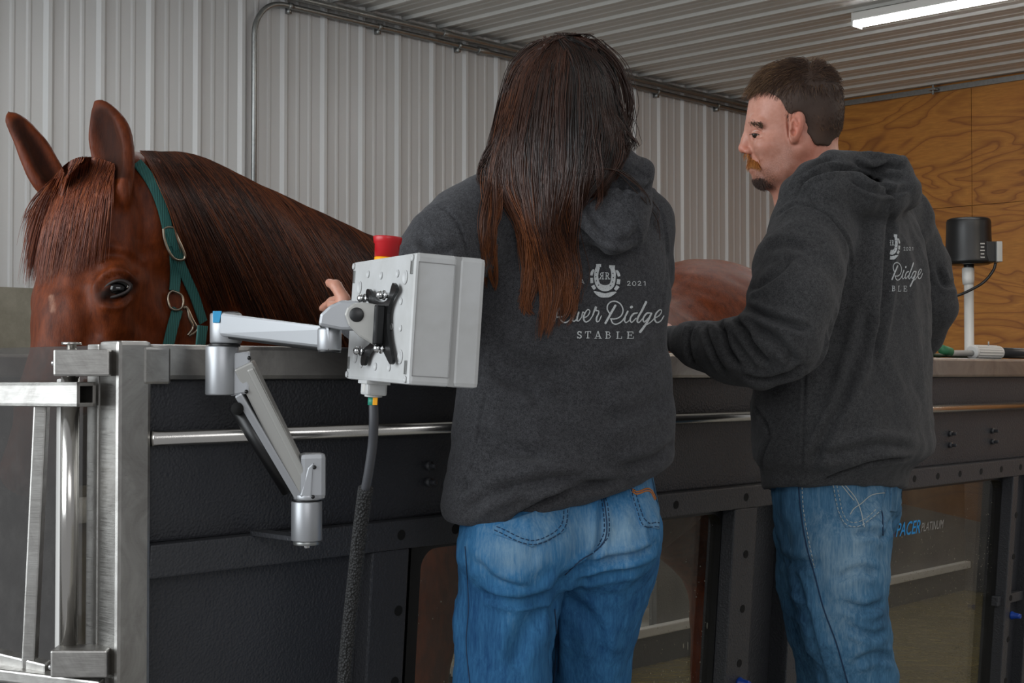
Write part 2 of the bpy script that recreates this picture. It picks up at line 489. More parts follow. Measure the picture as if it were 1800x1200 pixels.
def m_horse():
    m = M('chestnut_coat', '#7a3413', .5); m.b.inputs['Specular IOR Level'].default_value = .18
    m.b.inputs['Sheen Weight'].default_value = .03; m.b.inputs['Sheen Tint'].default_value = (.9, .45, .2, 1)
    n = m.noise(70, 4, .7, (1, 1, .35)); l = m.noise(5, 3, .6, dist=.6)
    c = m.mix(m.ramp(n, [(.3, 0.0), (.7, 1.0)]), '#451c09', '#763615')
    c = m.mix(m.ramp(l, [(.3, 0.0), (.75, .5)]), c, '#4f1d08')
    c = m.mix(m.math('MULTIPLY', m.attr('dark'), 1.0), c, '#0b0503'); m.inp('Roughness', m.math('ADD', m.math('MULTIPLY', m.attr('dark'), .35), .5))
    c = m.mix(m.math('MULTIPLY', m.attr('white'), m.ramp(m.noise(120, 3, .7, (1, 1, .2)), [(.3, .3), (.6, 1.0)])), c, '#b98f78')
    m.base(c); m.bump(m.noise(420, 3, .7, (1, 1, .22)), .35, .0015); return m.m
def m_hair(name, root, tip, hi, rough=.38):
    m = M(name, root, rough); m.b.inputs['Specular IOR Level'].default_value = .45
    t = m.attr('tone'); c = m.ramp(t, [(0, root), (.55, tip), (1, hi)])
    m.base(c); m.b.inputs['Anisotropic'].default_value = .3; return m.m
def m_skin(name, a, b, stub='#5b3a2c'):
    m = M(name, a, .48); m.b.inputs['Subsurface Weight'].default_value = .12; m.b.inputs['Subsurface Radius'].default_value = (.012, .004, .002)
    n = m.noise(38, 4, .7); c = m.mix(m.ramp(n, [(.35, 0.0), (.7, 1.0)]), a, b)
    c = m.mix(m.attr('red'), c, '#c06a52')
    sp = m.noise(520, 2, .8); c = m.mix(m.math('MULTIPLY', m.attr('stub'), m.ramp(sp, [(.38, .35), (.58, 1.0)])), c, stub)
    m.base(c); m.bump(m.noise(300, 3, .7), .2, .0008); return m.m
def m_glass(name='tank_glass', tint=(.86, .86, .84, 1), gloss=.0, rough=.0):
    m = M(name); m.N.remove(m.b); out = m.N['Material Output']
    tr = m.node('ShaderNodeBsdfTransparent'); tr.inputs[0].default_value = tint
    gl = m.node('ShaderNodeBsdfGlossy'); gl.inputs['Roughness'].default_value = rough; gl.inputs['Color'].default_value = (1, 1, 1, 1)
    df = m.node('ShaderNodeBsdfDiffuse'); df.inputs[0].default_value = (.35, .34, .32, 1)
    lw = m.node('ShaderNodeLayerWeight'); lw.inputs['Blend'].default_value = .5
    a = m.node('ShaderNodeMixShader'); m.link(m.math('ADD', m.math('MULTIPLY', m.math('POWER', lw.outputs['Facing'], 4.0), .7), .025 + gloss * .3), a.inputs[0]); m.link(tr.outputs[0], a.inputs[1]); m.link(gl.outputs[0], a.inputs[2])
    d = m.node('ShaderNodeMixShader'); m.link(m.ramp(m.noise(26, 5, .75), [(.45, .0), (.8, .05)]), d.inputs[0]); m.link(a.outputs[0], d.inputs[1]); m.link(df.outputs[0], d.inputs[2])
    m.link(d.outputs[0], out.inputs[0]); return m.m

W_WALL = m_panelwall('white_wall_panel', '#c6c6c6', '#bdbdbc')
W_CEIL = m_panelwall('ceiling_panel', '#d2d2ce', '#c8c8c4', .4)
CONC = M('concrete', '#7d786a', .85); CONC.base(CONC.mix(CONC.ramp(CONC.noise(6, 6, .7), [(.3, 0.0), (.7, 1.0)]), '#6d685a', '#8d887a')); CONC.bump(CONC.noise(60, 4), .3, .003); CONC = CONC.m
FLOORM = M('floor_concrete', '#99978f', .6); FLOORM.base(FLOORM.mix(FLOORM.noise(4, 6, .7), '#8c8a82', '#aaa79f')); FLOORM = FLOORM.m
GALV = M('galvanised', '#8d8e8c', .38, .85); GALV.base(GALV.mix(GALV.noise(60, 2), '#7d7f7e', '#a2a3a1')); GALV = GALV.m
PLY = m_ply()
STEEL = m_steel('brushed_steel')
STEEL_S = m_steel('polished_tube', '#c2bfba', .2, (60, 60, 1), False)
STEEL_D = m_steel('rim_steel', '#a9a6a1', .36, (20, 20, 60))
COAT = m_coat()
COAT2 = m_coat('powder_coat_frame', '#3a3b3e')
ALU = M('satin_aluminium', '#a6a8ab', .42, .7); ALU.bump(ALU.noise(900, 2), .05, .0004); ALU = ALU.m
ALU2 = plain('cast_grey_paint', '#a3a29e', .42, .35)
BLACKP = plain('black_plastic', '#0c0c0d', .4)
BLACKM = plain('black_metal', '#101011', .33, .4)
HOLE = plain('hole_black', '#040404', .9)
ABS = M('box_plastic', '#b9b9b8', .5); ABS.base(ABS.mix(ABS.ramp(ABS.noise(12, 4, .6), [(.4, 0.0), (.7, 1.0)]), '#bcbdbd', '#adadab')); ABS = ABS.m
CHROME = plain('bright_screw', '#c9c9c9', .15, 1.0)
RED = plain('red_plastic', '#b5121b', .35)
YEL = plain('yellow_plastic', '#f0a400', .4)
TAPE_B = plain('blue_tape', '#1f8fc0', .5)
GREENC = plain('green_sleeve', '#1f7f6a', .5)
BLUEK = plain('blue_plastic', '#0b3f9c', .35)
WHITEP = plain('white_pvc', '#c9c7c3', .4)
CORD = plain('cable_jacket', '#3a3b3f', .5)
MESHS = M('braided_sleeve', '#141415', .7); _w = MESHS.node('ShaderNodeTexVoronoi'); _w.inputs['Scale'].default_value = 330; MESHS.link(MESHS.co((1, 1, .8)), _w.inputs['Vector']); MESHS.base(MESHS.ramp(_w.outputs['Distance'], [(.2, '#2c2c2d'), (.7, '#050505')])); MESHS.bump(_w.outputs['Distance'], 1.0, .003); MESHS = MESHS.m
GLASS = m_glass()
GLASSG = m_glass('gate_glass', (.62, .60, .57, 1), .22, .12)
FLEECE = m_fleece('charcoal_fleece', '#28282a', '#4b4b4e')
FLEECE_M = m_fleece('dark_grey_fleece', '#2a2a2b', '#4c4c4d')
RIBK = m_rib('rib_knit')
PRINT = M('white_print', '#b9bcbd', .8); PRINT.base(PRINT.ramp(PRINT.noise(900, 2, .8), [(.35, '#8f9293'), (.55, '#c3c6c7')])); PRINT = PRINT.m
DENIM_A = m_denim('blue_denim', '#173f69', '#366b95', '#7d9bb0')
DENIM_B = m_denim('faded_denim', '#18344f', '#446d8c', '#8ea6b4')
THREAD_N = plain('navy_thread', '#15304e', .8)
THREAD_O = plain('orange_thread', '#b0682a', .8)
THREAD_W = plain('pale_thread', '#a9b0b0', .8)
HORSE = m_horse()
MANE = m_hair('mane_hair', '#180a05', '#43200f', '#7d4220', .42)
FORE = m_hair('forelock_hair', '#3a170a', '#74361a', '#96522a', .55)
HAIRG = m_hair('brunette_hair', '#0f0805', '#3b1d0d', '#7a4522', .5)
HAIRM = m_hair('short_brown_hair', '#241811', '#4a3223', '#8f6f4e', .65)
MOUST = m_hair('ginger_moustache', '#6b3611', '#a05c22', '#c98a48', .45)
GOAT = m_hair('goatee_hair', '#1e110c', '#3b2419', '#5e3c28', .5)
SKINM = m_skin('man_skin', '#b57b66', '#c89280')
SKINW = m_skin('woman_skin', '#bd8570', '#c9957f')
BOOT = plain('brown_leather', '#3a2316', .5)
EYEM = plain('horse_eye', '#060404', .04)
WEB = M('green_webbing', '#235652', .8); _wv = WEB.node('ShaderNodeTexWave'); _wv.inputs['Scale'].default_value = 120; WEB.link(WEB.co(), _wv.inputs['Vector']); WEB.base(WEB.mix(_wv.outputs['Fac'], '#1c4744', '#35706a')); WEB.bump(_wv.outputs['Fac'], .5, .001); WEB = WEB.m
BRASSY = plain('worn_buckle', '#a79c8b', .3, 1.0)
def emis(name, col, s):
    m = M(name, col); m.b.inputs['Emission Color'].default_value = lin(col); m.b.inputs['Emission Strength'].default_value = s; return m.m
LEDM = emis('led_lens', '#ffffff', 24)
# ------------------------------------------------------------------ camera, world, room
cam = bpy.data.cameras.new('camera'); cam.lens = 50.0; cam.sensor_width = 36.0; cam.clip_start = .05; cam.clip_end = 60
co_ = bpy.data.objects.new('camera', cam); C.objects.link(co_); co_.location = CAM.tolist(); co_.rotation_euler = (math.pi / 2 + PITCH, 0, 0)
bpy.context.scene.camera = co_
cam.dof.use_dof = False

WO = V3(-0.905, 6.5, 0); ZC = 2.885; TR = 3.83
def W(t, s, z): return WO + D1 * t + NO * s + V3(0, 0, z)       # s>0 : towards the room
FALL = 0.0
def profile(L0, L1, ph=0.0, pitch=.2286):
    """u, height of the ribbed steel sheet"""
    u = []; k = math.floor((L0 - ph) / pitch)
    while True:
        b = ph + k * pitch
        for du, h in ((0, 0), (.016, .012), (.032, .012), (.048, 0), (.088, 0), (.096, .0028), (.106, .0028), (.114, 0), (.156, 0), (.164, .0028), (.174, .0028), (.182, 0)):
            x = b + du
            if L0 <= x <= L1: u.append((x, h))
        k += 1
        if ph + k * pitch > L1: break
    return [(L0, 0)] + u + [(L1, 0)]
def sheet(pf, f):
    """pf: profile list, f(u,h,end) -> point"""
    v = []; q = []
    for u, h in pf: v += [f(u, h, 0), f(u, h, 1)]
    for i in range(len(pf) - 1): q.append((2 * i, 2 * i + 2, 2 * i + 3, 2 * i + 1))
    return v, q
pf = profile(-3.2, TR, .03)
b = MB(); v, f = sheet(pf, lambda u, h, e: W(u, h, 1.48 if e == 0 else ZC)); b.add(v, f)
c = [W(-3.2, -.02, 1.48), W(TR + .02, -.02, 1.48), W(TR + .02, -.12, 1.48), W(-3.2, -.12, 1.48), W(-3.2, -.02, ZC + .05), W(TR + .02, -.02, ZC + .05), W(TR + .02, -.12, ZC + .05), W(-3.2, -.12, ZC + .05)]
b.hexa(c); b.out('wall_back', W_WALL, kind='structure')
b = MB(); b.hexa([W(-3.2, .03, 0), W(TR, .03, 0), W(TR, -.12, 0), W(-3.2, -.12, 0), W(-3.2, .03, 1.48), W(TR, .03, 1.48), W(TR, -.12, 1.48), W(-3.2, -.12, 1.48)], .004)
b.out('wall_back_lower', CONC, kind='structure')
# plywood wall, perpendicular, at t = TR; runs to NO
def PW(s, d, z): return WO + D1 * (TR + d) + NO * s + V3(0, 0, z)
bm_ = MB()
seams_v = [0.0, 1.335, 2.555, 3.775]
zz = [0.0, .92, 2.14, ZC]
b = MB()
for i in range(3):
    for j in range(3):
        g = .0015
        b.hexa([PW(seams_v[i] + g, 0, zz[j] + g), PW(seams_v[i + 1] - g, 0, zz[j] + g), PW(seams_v[i + 1] - g, .02, zz[j] + g), PW(seams_v[i] + g, .02, zz[j] + g),
                PW(seams_v[i] + g, 0, zz[j + 1] - g), PW(seams_v[i + 1] - g, 0, zz[j + 1] - g), PW(seams_v[i + 1] - g, .02, zz[j + 1] - g), PW(seams_v[i] + g, .02, zz[j + 1] - g)])
b.hexa([PW(-.1, .02, 0), PW(6, .02, 0), PW(6, .1, 0), PW(-.1, .1, 0), PW(-.1, .02, ZC), PW(6, .02, ZC), PW(6, .1, ZC), PW(-.1, .1, ZC)])
b.out('wall_right', PLY, kind='structure', origin=PW(0, 0, 0))
# ceiling: ribs run away from the back wall
pf = profile(-3.2, TR, .075)
v, f = sheet(pf, lambda u, h, e: W(u, 0 if e == 0 else 7.2, ZC - h))
b = MB(); b.add(v, f)
b.hexa([W(-3.2, -.1, ZC + .02), W(TR + .1, -.1, ZC + .02), W(TR + .1, 7.2, ZC + .02), W(-3.2, 7.2, ZC + .02), W(-3.2, -.1, ZC + .1), W(TR + .1, -.1, ZC + .1), W(TR + .1, 7.2, ZC + .1), W(-3.2, 7.2, ZC + .1)])
b.out('ceiling', W_CEIL, kind='structure')
b = MB(); b.hexa([W(-3.2, -.1, -.1), W(TR + .1, -.1, -.1), W(TR + .1, 7.2, -.1), W(-3.2, 7.2, -.1), W(-3.2, -.1, 0), W(TR + .1, -.1, 0), W(TR + .1, 7.2, 0), W(-3.2, 7.2, 0)])
b.out('floor', FLOORM, kind='structure')
# J-trim along the top of the back wall and along the plywood
b = MB(); b.hexa([W(-3.2, .0, ZC - .035), W(TR, .0, ZC - .035), W(TR, .03, ZC - .035), W(-3.2, .03, ZC - .035), W(-3.2, .0, ZC - .02), W(TR, .0, ZC - .02), W(TR, .03, ZC - .02), W(-3.2, .03, ZC - .02)], .002)
b.out('trim_1', GALV, kind='structure')
b = MB(); b.hexa([PW(0, -.022, ZC - .05), PW(5, -.022, ZC - .05), PW(5, 0, ZC - .05), PW(0, 0, ZC - .05), PW(0, -.022, ZC - .018), PW(5, -.022, ZC - .018), PW(5, 0, ZC - .018), PW(0, 0, ZC - .018)], .002)
b.out('trim_2', GALV, kind='structure')
# conduit runs
e = empty('electrical_conduit', W(-.365, .04, .3), 'galvanised metal conduit rising up the white wall and bending along its top edge', 'conduit')
r_ = .0125; zt = ZC - .085
arc = [W(-.365 + .16 * (1 - math.cos(a)), .036, zt - .16 + .16 * math.sin(a)) for a in np.linspace(0, math.pi / 2, 12)]
b = MB(); b.tube([W(-.365, .036, .3)] + arc + [W(TR - .05, .036, zt)], r_, 14); b.out('pipe', GALV, e, True)
for t in (-.18, .35, .88, 1.4, 1.9, 2.5, 3.1):
    b = MB(); b.tube([W(t, .036, zt), W(t + .022, .036, zt)], r_ + .0035, 14); b.obox(W(t + .011, .02, zt - .02), D1 * .009, NO * .015, V3(0, 0, .012)); b.out('clip', GALV, e, True)
for t in (1.02, 1.62):
    b = MB(); b.cyl(W(t, .036, zt), W(t + .07, .036, zt), r_ + .006, 16, .002); b.out('coupling', GALV, e, True)
e2 = empty('conduit', W(0, .036, ZC - .055), 'second galvanised conduit running level just above the bent one at the wall top', 'conduit')
b = MB(); b.tube([W(-3, .06, ZC - .05), W(TR - .03, .06, ZC - .05)], .0135, 14); b.out('pipe', GALV, e2, True)
for t in (.75, 1.75):
    b = MB(); b.cyl(W(t, .06, ZC - .05), W(t + .05, .06, ZC - .05), .018, 16, .002); b.out('coupling', GALV, e2, True)
# beam clamp at the plywood top
k = P(1640, 157, 8.45)
b = MB(); b.obox(k, D1 * .02, NO * .022, V3(0, 0, .006), .002); b.cyl(k + V3(0, 0, -.03), k + V3(0, 0, .07), .007, 10); b.obox(k + V3(0, 0, .055), D1 * .02, NO * .03, V3(0, 0, .008), .002)
b.out('hanger_bracket', GALV, None, label='small galvanised hanger bracket fixed where ceiling meets the plywood wall', cat='bracket')
# LED batten lights: the first is the one in the picture
def led(name, a, dirv, L, label, cat='ceiling light', group=None):
    e = empty(name, a, label, cat, group)
    up = V3(0, 0, 1); sd = np.cross(dirv, up)
    b = MB(); b.obox(a + dirv * L / 2 + up * .035, dirv * L / 2, sd * .045, up * .02, .006); b.out('housing', WHITEP, e)
    b = MB(); pts = [a + dirv * .006 + sd * (.038 * math.cos(t)) + up * (.018 - .028 * math.sin(t)) for t in np.linspace(0, math.pi, 9)]
    b.prism(pts, dirv * (L - .012)); b.out('lens', LEDM, e, True)
    for s_ in (0, L): b = MB(); b.obox(a + dirv * s_ + up * .022, dirv * .005, sd * .044, up * .034, .003); b.out('end_cap', WHITEP, e)
    return e
dv = NO.copy()
led('led_batten', P(1506, 22, 6.75) * [1, 1, 0] + V3(0, 0, ZC - .075), dv, 1.25, 'glowing white LED batten light on the ribbed ceiling above the man')
grp = 'LED battens on the ceiling behind the photographer'
for (t, s) in ((-1.5, 1.0), (.0, 1.9), (-1.4, 4.5), (.6, 4.6), (3.4, 4.9), (.75, 2.7)):  # unseen battens added to brighten the tank inside, horse and room
    led('led_batten', W(t, s, ZC - .075), dv, 1.25, 'white LED batten light on the ribbed ceiling outside the picture', group=grp)

def area(name, loc, look, sx, sy, power, col=(1, 1, 1)):
    l = bpy.data.lights.new(name, 'AREA'); l.shape = 'RECTANGLE'; l.size = sx; l.size_y = sy; l.energy = power; l.color = col
    o = bpy.data.objects.new(name, l); C.objects.link(o); o.location = [float(a) for a in loc]
    d = Vector([float(a) for a in (np.asarray(look) - np.asarray(loc))]); o.rotation_euler = d.to_track_quat('-Z', 'Y').to_euler(); return o
area('door_daylight', (-4.6, 0.2, 2.3), (0.2, 3.4, 1.1), 5.0, 3.4, 285, (.90, .96, 1.0))
area('rear_daylight', (.8, -3.2, 2.7), (.6, 3.0, 1.0), 3.5, 1.6, 60, (.97, .98, 1.0))
area('warm_lamp', (3.2, 4.2, 2.7), (2.3, 4.6, 1.4), .9, .9, 12, (1.0, .86, .68))
w = bpy.data.worlds.new('world'); bpy.context.scene.world = w; w.use_nodes = True
bg = w.node_tree.nodes['Background']; bg.inputs[0].default_value = (.66, .67, .69, 1); bg.inputs[1].default_value = .5
sc = bpy.context.scene
sc.view_settings.view_transform = 'Standard'; sc.view_settings.look = 'None'; sc.view_settings.exposure = 0.0; sc.view_settings.gamma = 1.0
sc.view_settings.use_curve_mapping = False
sc.cycles.max_bounces = 8; sc.cycles.transparent_max_bounces = 12; sc.cycles.use_denoising = True
sc.cycles.sample_clamp_indirect = 4.0; sc.cycles.caustics_reflective = False; sc.cycles.caustics_refractive = False
# ------------------------------------------------------------------ the treadmill tank
T = empty('water_treadmill_tank', Q(1.5, -.55, 0), 'long dark grey steel treadmill tank with windows that the horse stands in', 'treadmill tank')
TL = 4.9                                   # length
R0, R1 = ZT - .052, ZT                     # rim tube
b = MB(); b.tbox(.05, TL, -.052, 0, R0, R1, bev=.007); b.out('top_rail', STEEL_D, T, label='stainless steel top rail')
b = MB(); b.tbox(.05, TL, -1.16, -1.108, R0, R1, bev=.007); b.out('top_rail', STEEL_D, T, label='stainless steel top rail on the far side')
b = MB(); b.tbox(TL - .05, TL, -1.16, 0, R0 - .002, R1 - .002, bev=.007); b.out('end_rail', STEEL_D, T)
b = MB(); b.tbox(0, .054, -.052, .001, .02, R1 + .004, bev=.006); b.out('corner_post', STEEL, T, label='brushed stainless corner post')
b = MB(); b.tbox(0, .054, -1.16, -1.108, .02, R1 + .004, bev=.006); b.out('corner_post', STEEL, T, label='brushed stainless corner post')
# weld patches beside the top of the post
b = MB(); b.tbox(.040, .085, -.04, .0025, R0 - .006, R1 - .004, bev=.004); b.out('weld_patch', STEEL, T)
# upper panel recess, lower panels
b = MB(); b.tbox(.054, TL, -.05, -.014, .93, R0, True, .002); b.out('upper_panel', COAT, T)
b = MB(); b.tbox(.054, TL, -.05, -.004, .905, 1.052, True, .004); b.out('side_panel', COAT, T)
# handrail tube lying in front of the panel step
b = MB(); zr = tz(500, 762, 0, False)[1]
b.tube([Q(.054, .0, zr), Q(TL - .2, .0, zr)], .011, 18); b.out('grab_rail', STEEL_S, T, True, label='polished steel grab rail')
for t in np.arange(.35, TL - .3, .75): b = MB(); b.tube([Q(t, -.02, zr), Q(t, .0, zr)], .007, 10); b.out('rail_bracket', STEEL_S, T, True)
# beam with bolt holes
ZB1 = tz(700, 915, .022)[1]; ZB0 = tz(700, 966, .022)[1]; ZBM = (ZB0 + ZB1) / 2
b = MB(); b.tbox(.054, TL, -.05, .022, ZB0, ZB1, True, .003); b.out('beam', COAT2, T)
def hole(t, s, z, r=.0098):
    mb = MB(); c = Q(t, s, z, True); nn = np.cross(D1, Q(0, 0, 1, True) - Q(0, 0, 0, True)); nn *= np.sign(nn @ NO)
    mb.lathe(c - nn * .002, nn, [(0, r), (.0026, r), (.0026, r * .99)], 18); mb.out('bolt_hole', HOLE, T)
tx = lambda px, s=.022, py=900: tz(px, py, s)[0]
t0h = tx(708)
for k in range(0, 22):
    if k not in (7,): hole(t0h + .1262 * k, .022, ZBM, .0088)
WIN = [(tx(722, -.03, 1050), tx(1252, -.03, 1000)), (tx(1425, -.03, 1100), tx(1740, -.03, 1000)), (3.16, 4.05)]
posts = [(tx(652, .02, 1050), tx(716, .02, 1050), tx(701, .02, 1073), 1073), (tx(1285, .02, 1000), tx(1324, .02, 1000), tx(1308, .02, 1000), 974), (tx(1385, .02, 1100), tx(1425, .02, 1100), tx(1412, .02, 1100), 974),
         (tx(1772, .02, 950), 2.93, tx(1784, .02, 905), 905), (3.04, 3.14, 3.10, 974), (4.08, 4.3, 4.2, 974)]
for i, (a, c_, h, yy) in enumerate(posts):
    b = MB(); b.tbox(a, c_, -.05, .020, .02, ZB0, True, .003); b.out('post', COAT2, T)
    if i < 4:
        xh = [701, 1308, 1412, 1784][i]; z0 = tz(xh, yy, .02)[1]
        for k in range(-2, 5):
            if z0 - .1205 * k < ZB0 - .03: hole(h, .0202, z0 - .1205 * k, .0088)
for a, c_, s_ in ((WIN[0][1], posts[1][0], -.004), (WIN[1][1], posts[3][0], -.004), (posts[2][1], WIN[1][0], .0)):
    if c_ > a: b = MB(); b.tbox(a, c_, -.05, s_, .02, ZB0, True, .003); b.out('window_jamb', COAT2, T)
for a, c_, s_ in ((.03, posts[0][0], -.012), (posts[1][1], posts[2][0], -.03), (posts[3][1], 3.04, -.012), (4.3, TL, -.012)):
    b = MB(); b.tbox(a, c_, -.05, s_, .02, ZB0, True, .002); b.out('side_panel', COAT, T)
b = MB(); b.tbox(posts[3][1] - .06, 3.04, -.012, .008, tz(1795, 1052, 0)[1], tz(1795, 1036, 0)[1], True, .002); b.out('cross_brace', COAT2, T)
b = MB(); b.tbox(.03, TL, -.05, .022, .02, .12, True, .004); b.out('bottom_beam', COAT2, T)
# thin seam batten left of the first post
tb_ = tx(641, -.01, 1050); b = MB(); b.tbox(tb_, tb_ + .01, -.014, -.006, .14, ZB0, True, .001); b.out('panel_seam', COAT2, T)
# stud bolts on the side panel
def stud(px, py, s=-.004):
    b = MB(); t, z = tz(px, py, s); c = Q(t, s, z, True); b.cyl(c - NO * .002, c + NO * .008, .0085, 6); b.cyl(c + NO * .006, c + NO * .021, .0045, 10, .001); b.out('stud_bolt', COAT2, T, True)
for px, zs in ((752, (818, 847)), (1668, (762, 782)), (1742, (757, 776))):
    for py in zs: stud(px, py)
# blue plugs in the bolt columns
for (px, py) in ((1297, 1199), (1425, 1174), (1774, 1081)):
    t, z = tz(px, py, .02); b = MB(); c = Q(t, .02, z, True)
    b.lathe(c, NO, [(0, .012), (.004, .012), (.008, .0095), (.022, .0075), (.028, .0065), (.028, .005)], 16); b.out('blue_plug', BLUEK, T, True, label='bright blue plastic plug')
# window frames + panes
def rrect(a, b_, z0, z1, r=.035, n=7):
    o = []
    for cx, cz, a0 in ((b_ - r, z1 - r, 0), (a + r, z1 - r, 90), (a + r, z0 + r, 180), (b_ - r, z0 + r, 270)):
        for k in range(n):
            th = math.radians(a0 + 90 * k / (n - 1)); o.append((cx + r * math.cos(th), cz + r * math.sin(th)))
    return o
def frame_ring(a, b_, z0, z1, s0, s1, far=False):
    inner = rrect(a + .004, b_ - .004, z0 + .004, z1 - .006); outer = rrect(a - .02, b_ + .02, z0 - .02, z1 + .02, .002)
    m = MB(); n = len(inner)
    L = lambda s_, far_=False: 0
    v = []
    for (p, s_) in ((inner, s0), (outer, s0), (inner, s1), (outer, s1)):
        v += [Q(t, (-1.16 - s_) if far else s_, z, False) + (V3(0, 0, 0) if far else -NO * LEAN * (ZT - z)) for t, z in p]
    f = []
    for i in range(n):
        j = (i + 1) % n
        f += [(i, j, n + j, n + i), (2 * n + i, 3 * n + i, 3 * n + j, 2 * n + j), (i, 2 * n + i, 2 * n + j, j)]
    return m.add(v, f)
ZW0, ZW1 = .16, ZB0 - .004
panes = []
for (a, c_) in WIN:
    frame_ring(a, c_, ZW0, ZW1, -.012, -.040).out('window_frame', BLACKP, T)
    m = MB(); m.tbox(a, c_, -.032, -.026, ZW0 - .01, ZW1 + .01, True); panes.append(m.out('window_pane', GLASS, T))
# water drops on the panes
def drops(pane, a, c_, n, seed, zr=(.25, .84), streak=True):
    g = np.random.default_rng(seed); m = MB()
    for _ in range(n):
        t = g.uniform(a + .01, c_ - .01); z = zr[0] + (zr[1] - zr[0]) * g.beta(1.1, 2.2); r = g.uniform(.0004, .0013)
        l = r * (g.uniform(2, 8) if streak and z < .6 and g.random() < .35 else 1.2)
        m.sphere(Q(t, -.0255, z, True), (r, r, l), 6, 4)
    return m.out('water_drops', DROP, pane, True, kind='stuff')
DROP = M('water_drop', '#8f8b7c', .15).m
drops(panes[0], *WIN[0], 700, 3, (.2, .84)); drops(panes[1], *WIN[1], 420, 4, (.5, .84), streak=False)
# far wall
for (z0, z1) in ((.9, R0), (.02, .3)):
    b = MB(); b.tbox(.05, TL, -1.15, -1.118, z0, z1, bev=.002); b.out('far_wall', COATL if 'COATL' in globals() else COAT2, T)
edges = [.03, .6, .6, 1.28]
FWM = m_coat('far_wall_grey', '#6f6c68')
for (a, c_) in ((.05, .55), (1.4, 1.72)):
    b = MB(); b.tbox(a, c_, -1.15, -1.118, .3, .9, bev=.002); b.out('far_wall', COAT2, T)
b = MB(); b.tbox(2.66, TL, -1.15, -1.118, .3, .9, bev=.002); b.out('far_wall', FWM, T)
for (a, c_) in ((.55, 1.4), (1.72, 2.66)):
    b = MB(); b.tbox(a, c_, -1.138, -1.132, .3, .9); b.out('window_pane', GLASS, T)
b = MB(); b.tbox(TL - .04, TL, -1.15, -.02, .02, R0, bev=.002); b.out('end_wall', m_coat('end_wall_grey', '#6b6865'), T)
b = MB(); b.tbox(1.72, TL - .05, -1.116, -1.085, .30, .33, bev=.004); b.out('inner_ledge', WHITEP, T)
b = MB(); b.tbox(.06, TL - .05, -1.1, -.09, .03, .05); b.out('treadmill_belt', BLACKP, T)
b = MB(); b.tbox(.03, TL, -1.16, 0.0, 0, .03); b.out('base', COAT2, T)
WATER = M('tank_water', '#6e6238', .08); WATER.base(WATER.mix(WATER.noise(5, 4, .6, dist=1), '#4e4526', '#85784c')); WATER.bump(WATER.noise(16, 3, .6), .5, .02); WATER = WATER.m
b = MB(); b.tbox(.06, TL - .045, -1.117, -.10, .06, .2); o = b.out('water', WATER); tagp(o, kind='stuff', label='shallow murky water standing inside the tank', cat='water')
# lettering on the second window
def text_mesh(body, size, shear=0.0, offset=0.0, spacing=1.0):
    cu = bpy.data.curves.new('t', 'FONT'); cu.body = body; cu.size = size; cu.shear = shear; cu.offset = offset; cu.space_character = spacing; cu.extrude = 0; cu.resolution_u = 4
    ob = bpy.data.objects.new('t', cu); C.objects.link(ob); bpy.context.view_layer.update()
    me = bpy.data.meshes.new_from_object(ob.evaluated_get(bpy.context.evaluated_depsgraph_get()))
    v = np.array([q.co[:] for q in me.vertices]); f = [list(p.vertices) for p in me.polygons]
    bpy.data.objects.remove(ob); bpy.data.curves.remove(cu); bpy.data.meshes.remove(me); return v, f
def lettering(body, size, t, z, mat, name, shear, offset, fit=None, sx=1.0):
    v, f = text_mesh(body, size, shear, offset)
    if fit: v[:, 0] *= fit / (v[:, 0].max() - v[:, 0].min())
    w = np.array([Q(t + x, -.0245, z + y, True) for x, y, _ in v])
    tagp(mk(name, w, f, mat, panes[1], False), label=None); return v[:, 0].max()
BLUET = plain('bright_blue_letters', '#1590d6', .5); NAVYT = plain('navy_letters', '#1c3f86', .5); GREYT = plain('grey_letters', '#8f8f8c', .5)
def t_of(px): return tz(px, 940, -.025)[0]
ta, tb, tc_ = t_of(1572), t_of(1615), t_of(1655)
zl = tz(1572, 943, -.025)[1]
lettering('AQUA', .05, ta - .085, zl - .001, NAVYT, 'navy_lettering', .25, 0.0, .083)
lettering('PACER', .05, ta, zl, BLUET, 'blue_lettering', .25, .0006, (tb - ta) * .97)
lettering('PLATINUM', .034, tb + .002, zl + .002, GREYT, 'grey_lettering', .25, 0.0, (tc_ - tb) * .97)

# ---- end gate (part of the tank): runs along -NO from the corner
GT = bpy.data.objects.new('end_gate', None); C.objects.link(GT); GT.parent = T; GT.location = [float(a) for a in (Q(0, -.5, 0) - ORIG[T.name])]; ORIG[GT.name] = Q(0, -.5, 0)
def E(s, d, z): return Q(-d, -s, z)         # s inward along the end, d out of the end
def ebox(mb, s0, s1, d0, d1, z0, z1, bev=0.0):
    return mb.hexa([E(s0, d0, z0), E(s1, d0, z0), E(s1, d1, z0), E(s0, d1, z0), E(s0, d0, z1), E(s1, d0, z1), E(s1, d1, z1), E(s0, d1, z1)], bev)
b = MB(); ebox(b, .085, 1.05, -.012, -.006, .10, ZT - .002); b.out('gate_pane', GLASSG, GT)
b = MB(); ebox(b, .052, .085, -.03, .0, .02, ZT + .0, .003); b.out('gate_stile', STEEL, GT)
b = MB(); ebox(b, .105, .118, .0, .03, .10, ZT - .05, .003); b.out('seal_strip', WHITEP, GT, label='pale seal strip')
zg = lambda py, Y=2.05: 1.15 - (py - 657) * Y / 2500
PX = lambda px, py, Y: P(px, py, Y)
# hinge pipe
b = MB(); b.tube([PX(121, 1142, 2.03), PX(124, 662, 2.03)], .0125, 24); b.cyl(PX(125, 668, 2.03), PX(126, 603, 2.03), .007, 12); b.lathe(PX(126, 606, 2.03), (0, 0, 1), [(0, .014), (.004, .014)], 20); b.out('hinge_pipe', STEEL_S, GT, True)
